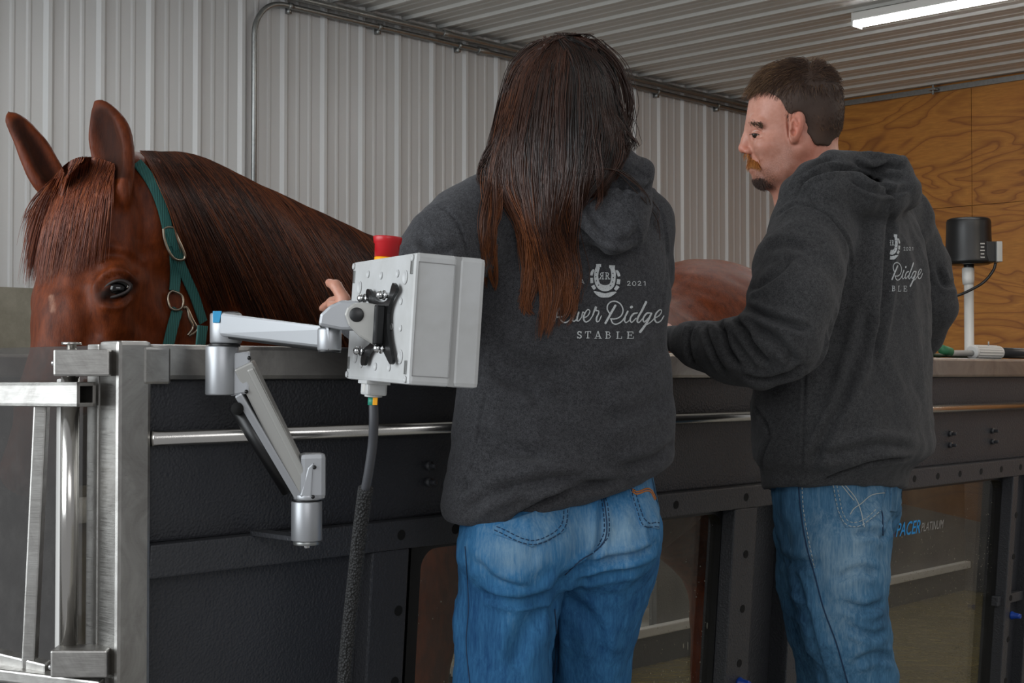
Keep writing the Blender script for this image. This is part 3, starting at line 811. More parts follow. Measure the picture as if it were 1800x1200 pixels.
# hinge lugs
def slab(mb, x0, x1, y0, y1, Y0, Y1, th, bev=.003):
    a = PX(x0, y0, Y0); c = PX(x1, y0, Y1); d = PX(x1, y1, Y1); e_ = PX(x0, y1, Y0); n = np.cross(c - a, e_ - a); n /= np.linalg.norm(n)
    if n[1] < 0: n = -n
    return mb.hexa([e_, d, d + n * th, e_ + n * th, a, c, c + n * th, a + n * th], bev)
b = MB(); slab(b, 93, 192, 614, 661, 1.985, 1.99, .05); b.out('hinge_lug', STEEL, GT)
b = MB(); slab(b, 88, 188, 1143, 1191, 1.985, 1.99, .05); b.out('hinge_lug', STEEL, GT)
b = MB()
for px, py in ((94.5, 638), (89.5, 1172)):
    c = PX(px, py, 1.99); b.sphere(c, .004, 10, 6)
b.out('set_screw', CHROME, GT, True)
# horizontal square tube with open end
def tubebox(mb, A, B, up, dep, w, h, th=.003):
    A = np.asarray(A); B = np.asarray(B)
    for o_, eu, ed in ((up * (h - th), up * th, dep * w), (-up * (h - th), up * th, dep * w), (dep * (w - th), up * h, dep * th), (-dep * (w - th), up * h, dep * th)):
        mb.obox((A + B) / 2 + o_, (B - A) / 2, ed, eu, .0012)
UZ = V3(0, 0, 1)
A_, B_ = PX(152, 693, 2.0), PX(-160, 692, 2.23)
b = MB(); dd = np.cross(B_ - A_, UZ); dd /= np.linalg.norm(dd); tubebox(b, A_, B_, UZ, dd, .017, .0175)
b.obox((PX(-160, 692, 2.23) + PX(108, 693, 2.03)) / 2, (PX(-160, 692, 2.23) - PX(108, 693, 2.03)) / 2, dd * .0165, UZ * .0172, .002)
b.out('gate_rail', STEEL, GT)
b = MB(); p0, p1 = PX(74, 712, 2.06), PX(52, 1175, 2.06); b.obox((p0 + p1) / 2, (p1 - p0) / 2, V3(.0095, 0, 0), V3(0, .0095, 0), .0025); b.out('gate_brace', STEEL, GT)
b = MB(); p0, p1 = PX(-120, 1128, 2.15), PX(85, 1178, 2.05); b.obox((p0 + p1) / 2, (p1 - p0) / 2, V3(0, .015, 0), V3(0, 0, .012), .003); b.out('gate_rail', STEEL, GT)
b = MB(); p0, p1 = PX(-120, 1168, 2.10), PX(180, 1205, 2.0); b.obox((p0 + p1) / 2, (p1 - p0) / 2, V3(0, .015, 0), V3(0, 0, .009), .003); b.out('gate_rail', STEEL, GT)
# ------------------------------------------------------------------ the horse
SC = -.5
def H(t, s, z): return Q(t, SC + s, z)
hf = V3(-math.sin(math.radians(37)), -math.cos(math.radians(37)), 0); hl = V3(-hf[1], hf[0], 0) * -1
hl = V3(math.cos(math.radians(37)), -math.sin(math.radians(37)), 0)
HA = hf * .32 + V3(0, 0, -.947); HU = hf * .947 + V3(0, 0, .32)
HO = P(158, 292, 2.52)
def K(l, a, u): return HO + hl * l + HA * a + HU * u
fld = Field(Q(-.1, -.5, 0) * [1, 1, 0] + V3(-.55, -.35, .0), V3(1.35, 4.6, 1.72), .0095)
def horse_prims(g, head_only=False):
    # cranium, face, jowls
    g.ell(K(0, .085, -.08), (.104, .145, .10), np.array([hl, HA, HU]), .03)
    g.cone(K(0, .04, -.075), K(0, .26, -.075), .078, .080, .03, hl, 1.12)
    g.cone(K(0, .26, -.075), K(0, .42, -.06), .078, .052, .03, hl, 1.0)
    g.ell(K(-.02, .13, -.045), (.088, .12, .06), np.array([hl, HA, HU]), .03)
    g.cone(K(0, .42, -.065), K(0, .54, -.06), .052, .050, .03)
    for sd in (-1, 1):
        g.ell(K(sd * .082, .225, -.062), (.032, .055, .040), np.array([hl, HA, HU]), .022)
        g.cone(K(sd * .088, .19, -.075), K(sd * .070, .42, -.085), .022, .014, .025)
        g.ell(K(sd * .060, .245, -.185), (.040, .145, .118), np.array([hl, HA, HU]), .035)
        g.cone(K(sd * .072, .03, -.08), K(sd * .06, .10, -.14), .032, .05, .03)
    g.ell(K(0, .22, -.165), (.075, .15, .105), np.array([hl, HA, HU]), .03)
    # neck: crest pixels give the top outline
    up = V3(0, 0, 1)
    pts = [(215, 292, 2.56, .075, 1.25), (275, 284, 2.63, .085, 1.45), (350, 292, 2.70, .090, 1.75), (450, 338, 2.80, .100, 1.95), (550, 384, 2.90, .112, 2.1), (650, 428, 3.0, .125, 2.1), (720, 462, 3.08, .14, 2.0)]
    cs = []
    for x, y, Y, r, fl in smoothpath(pts, 26): c = P(x, y, Y); cs.append((c - up * (r * fl + .008), r, fl))
    for (a, ra, fa), (b, rb, fb) in zip(cs[:-1], cs[1:]): g.cone(a, b, ra, rb, .03, up, (fa + fb) / 2)
    if head_only: return
    g.ell(H(1.08, 0, 1.0), (.28, .25, .37), np.array([D1, NO, up]), .05)
    g.ell(H(1.05, 0, 1.17), (.30, .15, .235), np.array([D1, NO, up]), .05)
    g.ell(H(1.5, 0, 1.02), (.62, .29, .365), np.array([D1, NO, up]), .06)
    g.ell(H(2.08, 0, 1.145), (.36, .285, .315), np.array([D1, NO, up]), .08)
    g.ell(H(2.22, 0, 1.0), (.24, .27, .33), np.array([D1, NO, up]), .08)
    for sd in (-1, 1):
        g.chain([H(.98, sd * .14, .95), H(.92, sd * .15, .72), H(.90, sd * .15, .48), H(.90, sd * .15, .18), H(.86, sd * .15, .09)], [.12, .075, .048, .036, .045], .04)
        g.chain([H(2.2, sd * .15, 1.0), H(2.12, sd * .16, .78), H(2.32, sd * .16, .56), H(2.30, sd * .16, .20), H(2.25, sd * .16, .09)], [.2, .12, .058, .042, .048], .05)
horse_prims(fld)
v, q = fld.mesh()
# finer head grid
fh = Field(V3(-1.05, 1.95, .80), V3(-.10, 2.85, 1.68), .0045)
horse_prims(fh, True)
TC = lambda x, y, Y: P(x, y, Y)
def ear(g, px, hw, Y0, Y1, opn, th=.5):
    n = len(px); c = [P(x, y, Y0 + (Y1 - Y0) * i / (n - 1)) for i, (x, y) in enumerate(px)]
    opn = np.asarray(opn, float); opn /= np.linalg.norm(opn)
    r = [w * Y0 / 2500 for w in hw]
    c = smoothpath(c, 12); r = np.interp(np.linspace(0, 1, 12), np.linspace(0, 1, n), r)
    g.chain(list(c), list(r), .012, opn, th)
    r2 = np.maximum(r - .0075, .001); i0 = 2
    g.chain([p + opn * (.011 + .006) for p in c[i0:-1]], list(r2[i0:-1]), .006, opn, th * 1.05, op='s')
ear(fh, [(212, 345), (203, 305), (198, 262), (188, 222), (168, 179)], [22, 30, 38, 30, 3], 2.47, 2.50, (-.45, -.85, .05))
ear(fh, [(98, 338), (78, 300), (58, 262), (36, 226), (15, 199)], [20, 27, 23, 15, 3], 2.58, 2.60, (.75, -.65, .1))
# eye socket
fh.ell(P(205, 507, 2.385), (.026, .018, .017), None, .012, 's')
vh, qh = fh.mesh()
vh = relax(vh, qh, 2, .4)
vh = folds(vh, qh, [([(172, 520), (184, 498), (205, 488), (226, 494), (236, 508)], 5, .003, .004, 0),
                    ([(178, 528), (205, 530), (232, 515)], 5, .003, .003, 0),
                    ([(165, 458), (190, 450), (225, 462), (245, 480)], 9, .003, .003, 0), ([(172, 478), (198, 468), (230, 476)], 6, .002, .002, 0),
                    ([(230, 300), (252, 370), (250, 440)], 12, .004, .002, 0), ([(150, 500), (158, 560), (168, 600)], 14, .004, .002, 0),
                    ([(260, 430), (240, 470), (236, 540), (250, 590)], 14, .003, .003, 0)])
# one continuous skin: fine head, coarser rest with the head part cut away behind the jaw
HEADB = (vh.min(0), vh.max(0))
def in_head(p): return ((p > V3(-1.04, 1.96, .81)) & (p < V3(-.11, 2.84, 1.67))).all(1)
keep = ~in_head(v)[q].all(1); q2 = q[keep]
allv = np.vstack([v, vh]); allq = np.vstack([q2, qh + len(v)])
# drop closing caps of the fine box (faces on its boundary)
fc = allv[allq].mean(1); bad = np.zeros(len(allq), bool)
lo, hi = V3(-1.05, 1.95, .80), V3(-.10, 2.85, 1.68)
isf = np.arange(len(allq)) >= len(q2)
for k in range(3): bad |= isf & ((fc[:, k] < lo[k] + .007) | (fc[:, k] > hi[k] - .009))
allq = allq[~bad]
used = np.unique(allq); rm = np.full(len(allv), -1); rm[used] = np.arange(len(used)); allv = allv[used]; allq = rm[allq]
HN = vnormals(allv, allq)
allv = allv + HN * waves(allv, .0012, .09, 5)[:, None]
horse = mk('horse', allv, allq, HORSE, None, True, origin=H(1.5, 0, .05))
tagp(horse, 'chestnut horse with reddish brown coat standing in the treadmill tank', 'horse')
pp = project(allv)
d1, _, _ = segdist(pp, [(108, 430), (92, 450), (86, 478)]); d2, _, _ = segdist(pp, [(90, 522), (93, 545)])
front = (HN @ HU > .2)
attr(horse, 'white', np.where(front & (allv[:, 1] < 2.7), np.clip(1.3 - d1 / 6, 0, .8) + np.clip(1.1 - d2 / 5, 0, .45), 0))
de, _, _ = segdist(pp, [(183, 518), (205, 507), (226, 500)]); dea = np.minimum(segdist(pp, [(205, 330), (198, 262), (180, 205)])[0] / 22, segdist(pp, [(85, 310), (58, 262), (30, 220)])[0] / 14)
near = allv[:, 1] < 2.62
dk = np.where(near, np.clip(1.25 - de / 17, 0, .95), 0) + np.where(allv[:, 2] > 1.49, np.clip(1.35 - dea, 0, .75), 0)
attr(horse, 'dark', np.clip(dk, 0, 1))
hb = bvh_of(allv, allq)
# eyes
b = MB(); ec = P(206, 508, 2.402); p_ = cast(hb, 206, 508); 
if p_ is not None: ec = p_ + (p_ - CAM) / np.linalg.norm(p_ - CAM) * .010
b.sphere(ec, (.0215, .0175, .0165), 24, 16); b.out('eye', EYEM, horse, True, label='dark glossy eye')
b = MB(); rim = [(181, 518), (188, 503), (203, 494), (219, 494), (230, 502), (224, 512), (206, 520), (190, 522), (181, 518)]
w_ = [P(x, y, ec[1] - .0165 + .00009 * abs(x - 205) ** 1.25) for x, y in smoothpath(rim, 40)]
b.tube(w_, .0030, 8, caps=False); b.out('eyelid', plain('eyelid_skin', '#1a0d08', .65), horse, True, label='dark eyelid rim')
# mane
crest = smoothpath([(252, 281, 2.60), (285, 276, 2.63), (350, 287, 2.70), (450, 332, 2.80), (550, 378, 2.90), (650, 414, 3.0), (720, 430, 3.08)], 300)
g = np.random.default_rng(5)
for i_, (x_, y_, Y_) in enumerate(crest):                      # snap the roots to the real ridge line of the neck
    for yy in np.arange(y_ - 35, y_ + 40, 1.5):
        p_, _n = hit(hb, CAM, ray(x_, yy))
        if p_ is not None and p_[1] < 3.3: crest[i_, 1] = yy - 1.0; crest[i_, 2] = p_[1]; break
crest[:, 1:] = np.array([np.convolve(np.pad(crest[:, k], 6, 'edge'), np.ones(13) / 13, 'valid') for k in (1, 2)]).T
def cast_path(bv, pts, offs, d0):
    """pts (M,2) px; returns 3D (M,3) lying offs above the surface; d0 fallback depth"""
    out = []; last = d0
    for (x, y), o in zip(pts, offs):
        r = ray(x, y); p, n = hit(bv, CAM, r)
        if p is not None and abs(p[1] - last) < .16: last = p[1]
        out.append(P(x, y, last - o))
    return np.array(out)
NM = 14; L = []; tone = []
paths = []; rad = []
clumps = [(g.uniform(0, 1), g.normal() * .06, g.uniform(.8, 1.1)) for _ in range(120)]
for i in range(6500):
    c = clumps[g.integers(len(clumps))]; u = float(np.clip(c[0] + g.normal() * .016, 0, 1)); x0, y0, Y0 = crest[int(u * 299)]
    ln = (235 + 90 * min(u * 4, 1)) * c[2] * g.uniform(.8, 1.12); sl = (.42 + .20 * min(u * 3.5, 1)) + c[1] * min(1, .3 + u * 4) + g.normal() * .02
    ln = min(ln, 625 - y0 + g.uniform(-60, 20))
    t = np.linspace(0, 1, NM); amp = g.uniform(0, 5); ph = g.uniform(0, 6.28)
    px = np.stack([x0 - 6 * (1 - t) ** 4 + sl * ln * t ** .9 + amp * np.sin(ph + 4 * t) * t, y0 - 3 * (1 - t) ** 6 + ln * (t ** 1.15) - 3 * np.sin(np.pi * np.clip(t * 4, 0, 1))], 1)
    px += np.sin(t * 9 + c[1] * 200)[:, None] * np.array([2.0, 0]) * t[:, None]
    o = (.006 + .016 * g.random()) * np.clip(t * 6, .3, 1)
    w = cast_path(hb, px, o, Y0)
    w[1:-1] = (w[:-2] + 2 * w[1:-1] + w[2:]) / 4; w[1:-1] = (w[:-2] + 2 * w[1:-1] + w[2:]) / 4
    paths.append(w); rad.append(.00085 * (1 - .75 * t ** 2)); tone.append(np.repeat(np.clip(g.normal(.42, .22) + .25 * np.sin(c[0] * 90) + .18 * (1 - t), 0, 1), 3))
strands(L, paths, np.array(rad)); strand_obj('mane', L, MANE, horse, tone, label='long dark reddish mane')
# fly-away hairs on the crest
# forelock
paths = []; rad = []; tone = []; L = []
cl = [(g.uniform(-1, 1), g.normal() * 4) for _ in range(60)]
for i in range(3600):
    c = cl[g.integers(len(cl))]; u = c[0] + g.normal() * .12; u = u if -1.1 < u < 1.05 else g.uniform(-1, .9)
    x0 = 148 + 52 * u; y0 = 279 + (34 if u < 0 else 12) * abs(u) ** 2 + g.uniform(-4, 10)
    x1 = 112 + 70 * u + c[1] + g.normal() * 7; y1 = 425 + g.uniform(-85, 65) - 25 * max(u, 0)
    if u < -.3: x1 = 112 + 74 * u + c[1]; y1 = 445 + g.uniform(-60, 60)
    t = np.linspace(0, 1, 12)
    px = np.stack([x0 + (x1 - x0) * (.75 * t + .25 * t ** 2) - 16 * np.sin(np.pi * t) * (u < 0) * abs(u), y0 + (y1 - y0) * t], 1)
    w = cast_path(hb, px, .004 + (.004 + .012 * g.random()) * np.sin(np.pi * np.clip(t * .9 + .05, 0, 1)), 2.44)
    w[1:-1] = (w[:-2] + 2 * w[1:-1] + w[2:]) / 4
    paths.append(w); rad.append(.0007 * (1 - .8 * t ** 2)); tone.append(np.repeat(np.clip(g.normal(.45, .2) + .15 * math.sin(c[0] * 40) + 0 * t, 0, 1), 3))
strands(L, paths, np.array(rad)); strand_obj('forelock', L, FORE, horse, tone, label='reddish forelock hanging between the ears')
# tail
paths = []; rad = []; tone = []; L = []
for i in range(500):
    a = g.uniform(0, 6.28); r = .03 * math.sqrt(g.random()); t = np.linspace(0, 1, 10)
    x = H(2.42 + r * math.cos(a), r * math.sin(a), 1.25)
    p = np.stack([x + D1 * (.10 * math.sin(min(k * 3, 1.57)) + .03 * math.cos(a) * k) + NO * .05 * math.sin(a) * k + V3(0, 0, -.85 * k ** 1.2 * g.uniform(.97, 1.03)) for k in t])
    paths.append(p); rad.append(.0016 * (1 - .6 * t)); tone.append(np.repeat(g.uniform(0, .8) + 0 * t, 3))
strands(L, paths, np.array(rad)); strand_obj('tail', L, MANE, horse, tone)

# ------------------------------------------------------------------ halter
HT = empty('halter', K(0, .3, -.1), 'green webbing halter with worn metal buckles on the horse\'s head', 'halter')
def strap(name, px, w, off=.006, mat=WEB, th=.0028, smooth=3, d0=2.45, n=None):
    sp = smoothpath(px, n or max(8, int(np.linalg.norm(np.diff(np.array(px, float), axis=0), axis=1).sum() / 6)))
    pts = cast_path(hb, sp[:, :2], np.full(len(sp), off), d0)
    nr = []
    for x, y in sp[:, :2]:
        p, nn = hit(hb, CAM, ray(x, y)); nr.append((nn if nn is not None else -ray(x, y)))
    nr = np.array(nr); nr /= np.linalg.norm(nr, axis=1)[:, None]
    sgn = np.sign((nr * (CAM - pts)).sum(1)); nr *= sgn[:, None]
    for _ in range(smooth):
        pts[1:-1] = (pts[:-2] + pts[1:-1] + pts[2:]) / 3; nr[1:-1] = (nr[:-2] + nr[1:-1] + nr[2:]) / 3
    nr = .6 * nr + .4 * np.array([(CAM - p) / np.linalg.norm(CAM - p) for p in pts]); nr /= np.linalg.norm(nr, axis=1)[:, None]
    T_ = np.gradient(pts, axis=0); T_ /= np.linalg.norm(T_, axis=1)[:, None]; X = np.cross(T_, nr); X /= np.linalg.norm(X, axis=1)[:, None]
    vs = []; m = len(pts)
    for i in range(m):
        for a_, h_ in ((-.5, 0), (-.5, th * .6), (-.42, th), (.42, th), (.5, th * .6), (.5, 0)): vs.append(pts[i] + X[i] * a_ * w + nr[i] * h_)
    fs = [(i * 6 + k, i * 6 + (k + 1) % 6, (i + 1) * 6 + (k + 1) % 6, (i + 1) * 6 + k) for i in range(m - 1) for k in range(6)] + [tuple(range(6)), tuple((m - 1) * 6 + k for k in range(6))[::-1]]
    b = MB(); b.add(vs, fs); b.out(name, mat, HT); return pts, nr, X, T_
strap('crown_strap', [(240, 286), (247, 293), (268, 322), (284, 361), (294, 401), (301, 432)], .020)
strap('buckle_tab', [(300, 404), (307, 420), (313, 440), (318, 452)], .020, .012)
strap('cheek_strap', [(305, 430), (308, 465), (308, 490), (306, 512)], .020, .005)
strap('throat_strap', [(308, 440), (325, 483), (341, 518), (350, 545), (357, 566)], .018, .010)
strap('nose_strap', [(312, 543), (304, 570), (297, 600), (290, 630)], .021, .006)
strap('throat_strap', [(356, 572), (354, 590), (350, 620)], .020, .008)
def ring(name, px, r, off=.012, closed=True, mat=BRASSY, d0=2.45):
    sp = smoothpath(px + ([px[0]] if closed else []), 44)
    pts = cast_path(hb, sp, np.full(len(sp), off), d0)
    dm = np.median(pts[:, 1]); pts = np.array([P(x, y, .5 * dm + .5 * p[1]) for (x, y), p in zip(sp, pts)])
    b = MB(); b.tube(pts, r, 10, caps=not closed); b.out(name, mat, HT, True)
ring('buckle', [(287, 402), (296, 399), (306, 402), (312, 418), (322, 440), (325, 452), (318, 457), (306, 454), (296, 440), (289, 420)], .0026, .016)
ring('ring', [(303, 511), (297, 516), (295, 527), (299, 540), (309, 545), (319, 541), (322, 530), (318, 518)], .0024, .012)
ring('snap_hook', [(322, 541), (328, 541), (337, 560), (346, 578), (341, 585), (332, 590)], .0032, .018, False)
ring('snap_hook', [(330, 545), (333, 560), (339, 575), (330, 589)], .0026, .02, False)
# ------------------------------------------------------------------ chest print shared by both sweatshirts: strokes (points, width)
def ellp(cx, cy, rx, ry, n=20): return [(cx + rx * math.cos(6.2832 * k / n), cy + ry * math.sin(6.2832 * k / n)) for k in range(n + 1)]
LOGO = []
def stk(w, *pts, sm=False, caps=True): LOGO.append((list(pts), w, sm, caps))
stk([50, 50, 50, 56, 68, 74, 68, 58, 54, 54, 52], (738, 195), (720, 260), (718, 330), (737, 398), (775, 432), (820, 443), (865, 432), (902, 398), (917, 330), (918, 262), (902, 200), sm=True, caps=False)
stk(38, (716, 180), (774, 178), caps=False); stk(38, (866, 190), (936, 192), caps=False); stk(26, (728, 196), (733, 216)); stk(26, (912, 205), (914, 222))
stk([18, 30, 32, 26], (690, 226), (674, 246), (664, 272), (660, 294), sm=True, caps=False); stk(33, (662, 320), (665, 384), caps=False); stk([42, 38, 34], (676, 410), (688, 432), (702, 452), caps=False)
stk([18, 30, 34, 28], (950, 234), (966, 254), (978, 282), (984, 306), sm=True, caps=False); stk(40, (979, 338), (973, 396), caps=False); stk([44, 40, 34], (972, 416), (955, 440), (937, 462), caps=False)
stk([14, 40, 54, 50, 54, 40, 14], (694, 480), (730, 502), (775, 522), (820, 528), (865, 522), (908, 504), (946, 488), sm=True)
def RRl(f):
    for pts in ([(832, 262), (832, 333)], [(832, 264), (852, 265), (862, 280), (852, 296), (832, 298)], [(846, 298), (868, 334)], [(822, 262), (840, 262)], [(822, 334), (843, 334)], [(860, 334), (877, 334)]):
        stk(9, *[(f(x), y) for x, y in pts])
RRl(lambda x: x); RRl(lambda x: 1626 - x)
stk(9, (368, 326), (366, 374)); stk(8, *ellp(418, 352, 20, 23)); stk(8, (465, 335), (478, 385), (492, 345), (506, 386), (520, 338)); stk(8, (530, 388), (552, 340), (573, 388)); stk(7, (540, 373), (564, 373))
for dx in (0, 124): stk(8, (1080 + dx, 374), (1086 + dx, 364), (1100 + dx, 362), (1111 + dx, 371), (1107 + dx, 386), (1080 + dx, 410), (1117 + dx, 411))
stk(8, *ellp(1158, 389, 20, 24)); stk(8, (1272, 372), (1288, 364), (1288, 412))
stk(26, (312, 620), (268, 705), (224, 826), sm=True)
stk(15, (268, 640), (285, 592), (325, 572), (372, 592), (398, 650), (382, 720), (330, 770), (262, 782), sm=True); stk(15, (285, 778), (308, 822), (350, 845), (400, 822), (440, 770), (472, 715), sm=True)
stk(20, (474, 712), (446, 775), (440, 820)); stk(13, (440, 820), (458, 832), (490, 800), (512, 740), sm=True); stk(17, (480, 646), (482, 644))
stk(20, (512, 725), (496, 780), (490, 820)); stk(13, (490, 820), (510, 826), (545, 780), (560, 722), (585, 745), sm=True)
stk([13, 13, 12, 12, 18, 20, 16, 13, 12], (570, 795), (620, 762), (642, 712), (618, 692), (585, 735), (568, 795), (592, 838), (640, 815), (686, 745), sm=True)
stk([13, 24, 16, 14, 14, 20, 18, 13, 12], (672, 770), (714, 662), (712, 702), (742, 708), (746, 735), (722, 790), (724, 832), (750, 826), (778, 768), sm=True)
stk(26, (940, 648), (885, 745), (826, 852), sm=True)
stk(15, (872, 735), (848, 690), (852, 640), (890, 603), (945, 598), (1002, 632), (1030, 700), (1008, 765), (950, 800), (886, 802), sm=True); stk(15, (890, 805), (908, 848), (945, 864), (1000, 842), (1046, 790), (1078, 735), sm=True)
stk(20, (1084, 715), (1054, 775), (1046, 822)); stk(13, (1046, 822), (1062, 845), (1100, 820), (1128, 775), sm=True); stk(30, (1124, 666), (1130, 662))
stk([14, 20, 18, 14, 14], (1196, 732), (1150, 745), (1114, 800), (1130, 842), (1182, 795), sm=True); stk([26, 24, 22, 20, 14, 13], (1300, 606), (1250, 705), (1205, 785), (1196, 832), (1218, 842), (1258, 800), sm=True)
stk([14, 20, 18, 14, 14], (1352, 732), (1306, 738), (1266, 795), (1278, 838), (1334, 785), sm=True); stk([20, 24, 27, 30], (1362, 738), (1316, 830), (1268, 905), (1230, 954), sm=True); stk(13, (1268, 885), (1340, 848), (1392, 800), sm=True)
stk([13, 13, 12, 14, 18, 20, 16, 13, 12], (1392, 796), (1450, 762), (1482, 712), (1458, 696), (1415, 740), (1398, 800), (1424, 842), (1470, 824), (1506, 766), sm=True)
stk(13, (541, 966), (522, 951), (504, 960), (506, 980), (534, 996), (541, 1014), (522, 1028), (499, 1016), sm=True); stk(7, (542, 950), (542, 970)); stk(7, (498, 1010), (498, 1030))
stk(13, (620, 953), (617, 1026)); 
for s_ in ([(589, 952), (653, 950)], [(602, 1027), (635, 1027)], [(590, 952), (590, 970)], [(652, 950), (652, 970)], [(736, 950), (711, 1028)], [(721, 1006), (754, 1006)], [(697, 1030), (726, 1030)], [(748, 1031), (779, 1031)],
           [(824, 954), (866, 955), (878, 970), (866, 988), (838, 990)], [(866, 990), (885, 1008), (870, 1028), (824, 1031)], [(953, 954), (984, 954)], [(952, 1031), (1015, 1032), (1016, 1010)],
           [(1077, 954), (1146, 955), (1146, 974)], [(1092, 992), (1126, 992)], [(1126, 982), (1126, 1002)], [(1077, 1031), (1150, 1032), (1151, 1010)]): stk(8, *s_)
stk(14, (739, 950), (765, 1028)); stk(14, (838, 955), (837, 1030)); stk(14, (968, 955), (966, 1030)); stk(14, (1092, 955), (1090, 1031))
NAILS = [(716, 260), (711, 308), (716, 357), (741, 406), (910, 270), (914, 318), (908, 369), (882, 413)]
def ribbon2d(pts, w, sm, caps, step=5.0):
    p = np.array(pts, float); n0 = len(p); w = np.broadcast_to(np.asarray(w, float), (n0,))
    q = np.column_stack([p, w]); q = smoothpath(q, 60) if (sm and n0 > 2) else q
    out = [q[0]]
    for a, b_ in zip(q[:-1], q[1:]):
        k = max(1, int(np.linalg.norm(b_[:2] - a[:2]) / step)); out += [a + (b_ - a) * j / k for j in range(1, k + 1)]
    q = np.array(out); T_ = np.gradient(q[:, :2], axis=0); T_ /= np.linalg.norm(T_, axis=1)[:, None] + 1e-9
    if caps:
        L_ = []
        for e, sg in ((0, -1), (-1, 1)):
            L_.append([np.array([*(q[e, :2] + sg * T_[e] * q[e, 2] * .5 * c), q[e, 2] * math.sqrt(max(1 - c * c, .02))]) for c in (.5, .85, 1.0)])
        q = np.vstack([L_[0][::-1], q, L_[1]]); T_ = np.vstack([[T_[0]] * 3, T_, [T_[-1]] * 3])
    N_ = np.stack([-T_[:, 1], T_[:, 0]], 1)
    return q, N_
def print_on(name, bvh, mapper, parent, mat, off=.0010):
    """mapper(x,y) -> (origin, direction) of the ray that drops design point x,y on the cloth"""
    V_, F_ = [], []
    def drop(x, y, o_):
        O_, D_ = mapper(x, y); p, n = hit(bvh, O_, D_)
        if p is None: return None
        if n @ D_ > 0: n = -n
        return p + n * o_
    for i_, (pts, w, sm, caps) in enumerate(LOGO):
        q, N_ = ribbon2d(pts, w, sm, caps); k = 3 if np.max(w) < 22 else 5; prev = None
        for (x, y, ww), nn in zip(q, N_):
            row = [drop(x + nn[0] * ww * a_, y + nn[1] * ww * a_, off + .00004 * (i_ % 7)) for a_ in np.linspace(-.5, .5, k)]
            if any(r is None for r in row): prev = None; continue
            b_ = len(V_); V_ += row
            if prev is not None:
                for j in range(k - 1): F_.append((prev + j, prev + j + 1, b_ + j + 1, b_ + j))
            prev = b_
    o = mk(name, V_, F_, mat, parent, True); tagp(o, label='pale grey horseshoe emblem and script lettering printed on the back')
    V_, F_ = [], []
    for x, y in NAILS:
        c = [drop(x + 6 * math.cos(a), y + 8 * math.sin(a), off + .0007) for a in np.linspace(0, 6.28, 9)[:-1]]
        if all(r is not None for r in c): F_.append(tuple(range(len(V_), len(V_) + 8))); V_ += c
    if V_: mk('emblem_dots', V_, F_, HOLE, o, False)
    return o
# ------------------------------------------------------------------ woman in the middle
def rows_of(rs, Yc, cosr, ratio):
    """rs: (py, centre px, half px) -> loft rows"""
    out = []
    for y, c, h in rs:
        p = P(c, y, Yc); m = h * Yc / 2500; a = m / cosr; out.append((p[2], p[0], p[1], a, a * ratio))
    return out
psi = math.radians(24); gf = V3(-math.sin(psi), math.cos(psi), 0); gl = V3(-math.cos(psi), -math.sin(psi), 0); gb = -gf
R2 = [[gl[0], gl[1]], [gf[0], gf[1]]]
woman_o = P(985, 657, 2.32) * [1, 1, 0]
YW = 2.31
# --- sweatshirt
hg = Field(V3(-.42, 1.95, .80), V3(.36, 2.92, 1.58), .0042)
hg.loft(rows_of([(302, 985, 55), (330, 985, 105), (365, 985, 150), (400, 992, 160), (450, 1000, 175), (520, 1003, 178), (600, 996, 182), (690, 993, 190), (765, 994, 197), (830, 985, 200), (885, 978, 198), (930, 975, 186), (975, 978, 170)], YW, .955, .60), R2, .02, p=2.25)
hg.chain([P(945, 335, 2.29), P(880, 365, 2.25), P(828, 400, 2.22)], [.048, .056, .062], .035)
hg.chain([P(1030, 335, 2.32), P(1085, 365, 2.36), P(1118, 400, 2.385)], [.045, .052, .060], .035)
hg.chain([P(828, 402, 2.22), P(785, 435, 2.18), P(745, 485, 2.15), P(722, 530, 2.16)], [.066, .061, .057, .055], .03)   # left upper arm
hg.chain([P(722, 532, 2.16), P(690, 560, 2.23), P(656, 566, 2.30), P(628, 562, 2.37)], [.054, .048, .041, .037], .02)
hg.chain([P(1118, 402, 2.385), P(1118, 480, 2.44), P(1105, 570, 2.50)], [.062, .060, .056], .02)
hg.chain([P(1105, 570, 2.50), P(1060, 590, 2.62), P(1020, 585, 2.74)], [.054, .044, .036], .02)
# hood lying on the back, pushed to the right
vd = ray(1080, 360); vd /= np.linalg.norm(vd)
hg.ell(P(1078, 372, 2.215), (.058, .046, .066), np.array([V3(1, 0, 0), V3(0, 1, 0), V3(0, 0, 1)]), .02)
hg.ell(P(1095, 335, 2.235), (.046, .044, .046), None, .02)
hg.chain([P(1010, 330, 2.20), P(1050, 300, 2.19), P(1092, 286, 2.19), P(1128, 302, 2.22), P(1130, 325, 2.25)], [.020, .022, .020, .017, .017], .014)
hg.chain([P(1015, 350, 2.20), P(1030, 395, 2.19), P(1075, 422, 2.185), P(1112, 405, 2.20)], [.022, .020, .020, .020], .02)
hg.ell(P(1118, 288, 2.255), (.020, .028, .014), None, .008, 's')
hg.ell(P(990, 300, 2.30), (.060, .060, .05), None, .01, 's')
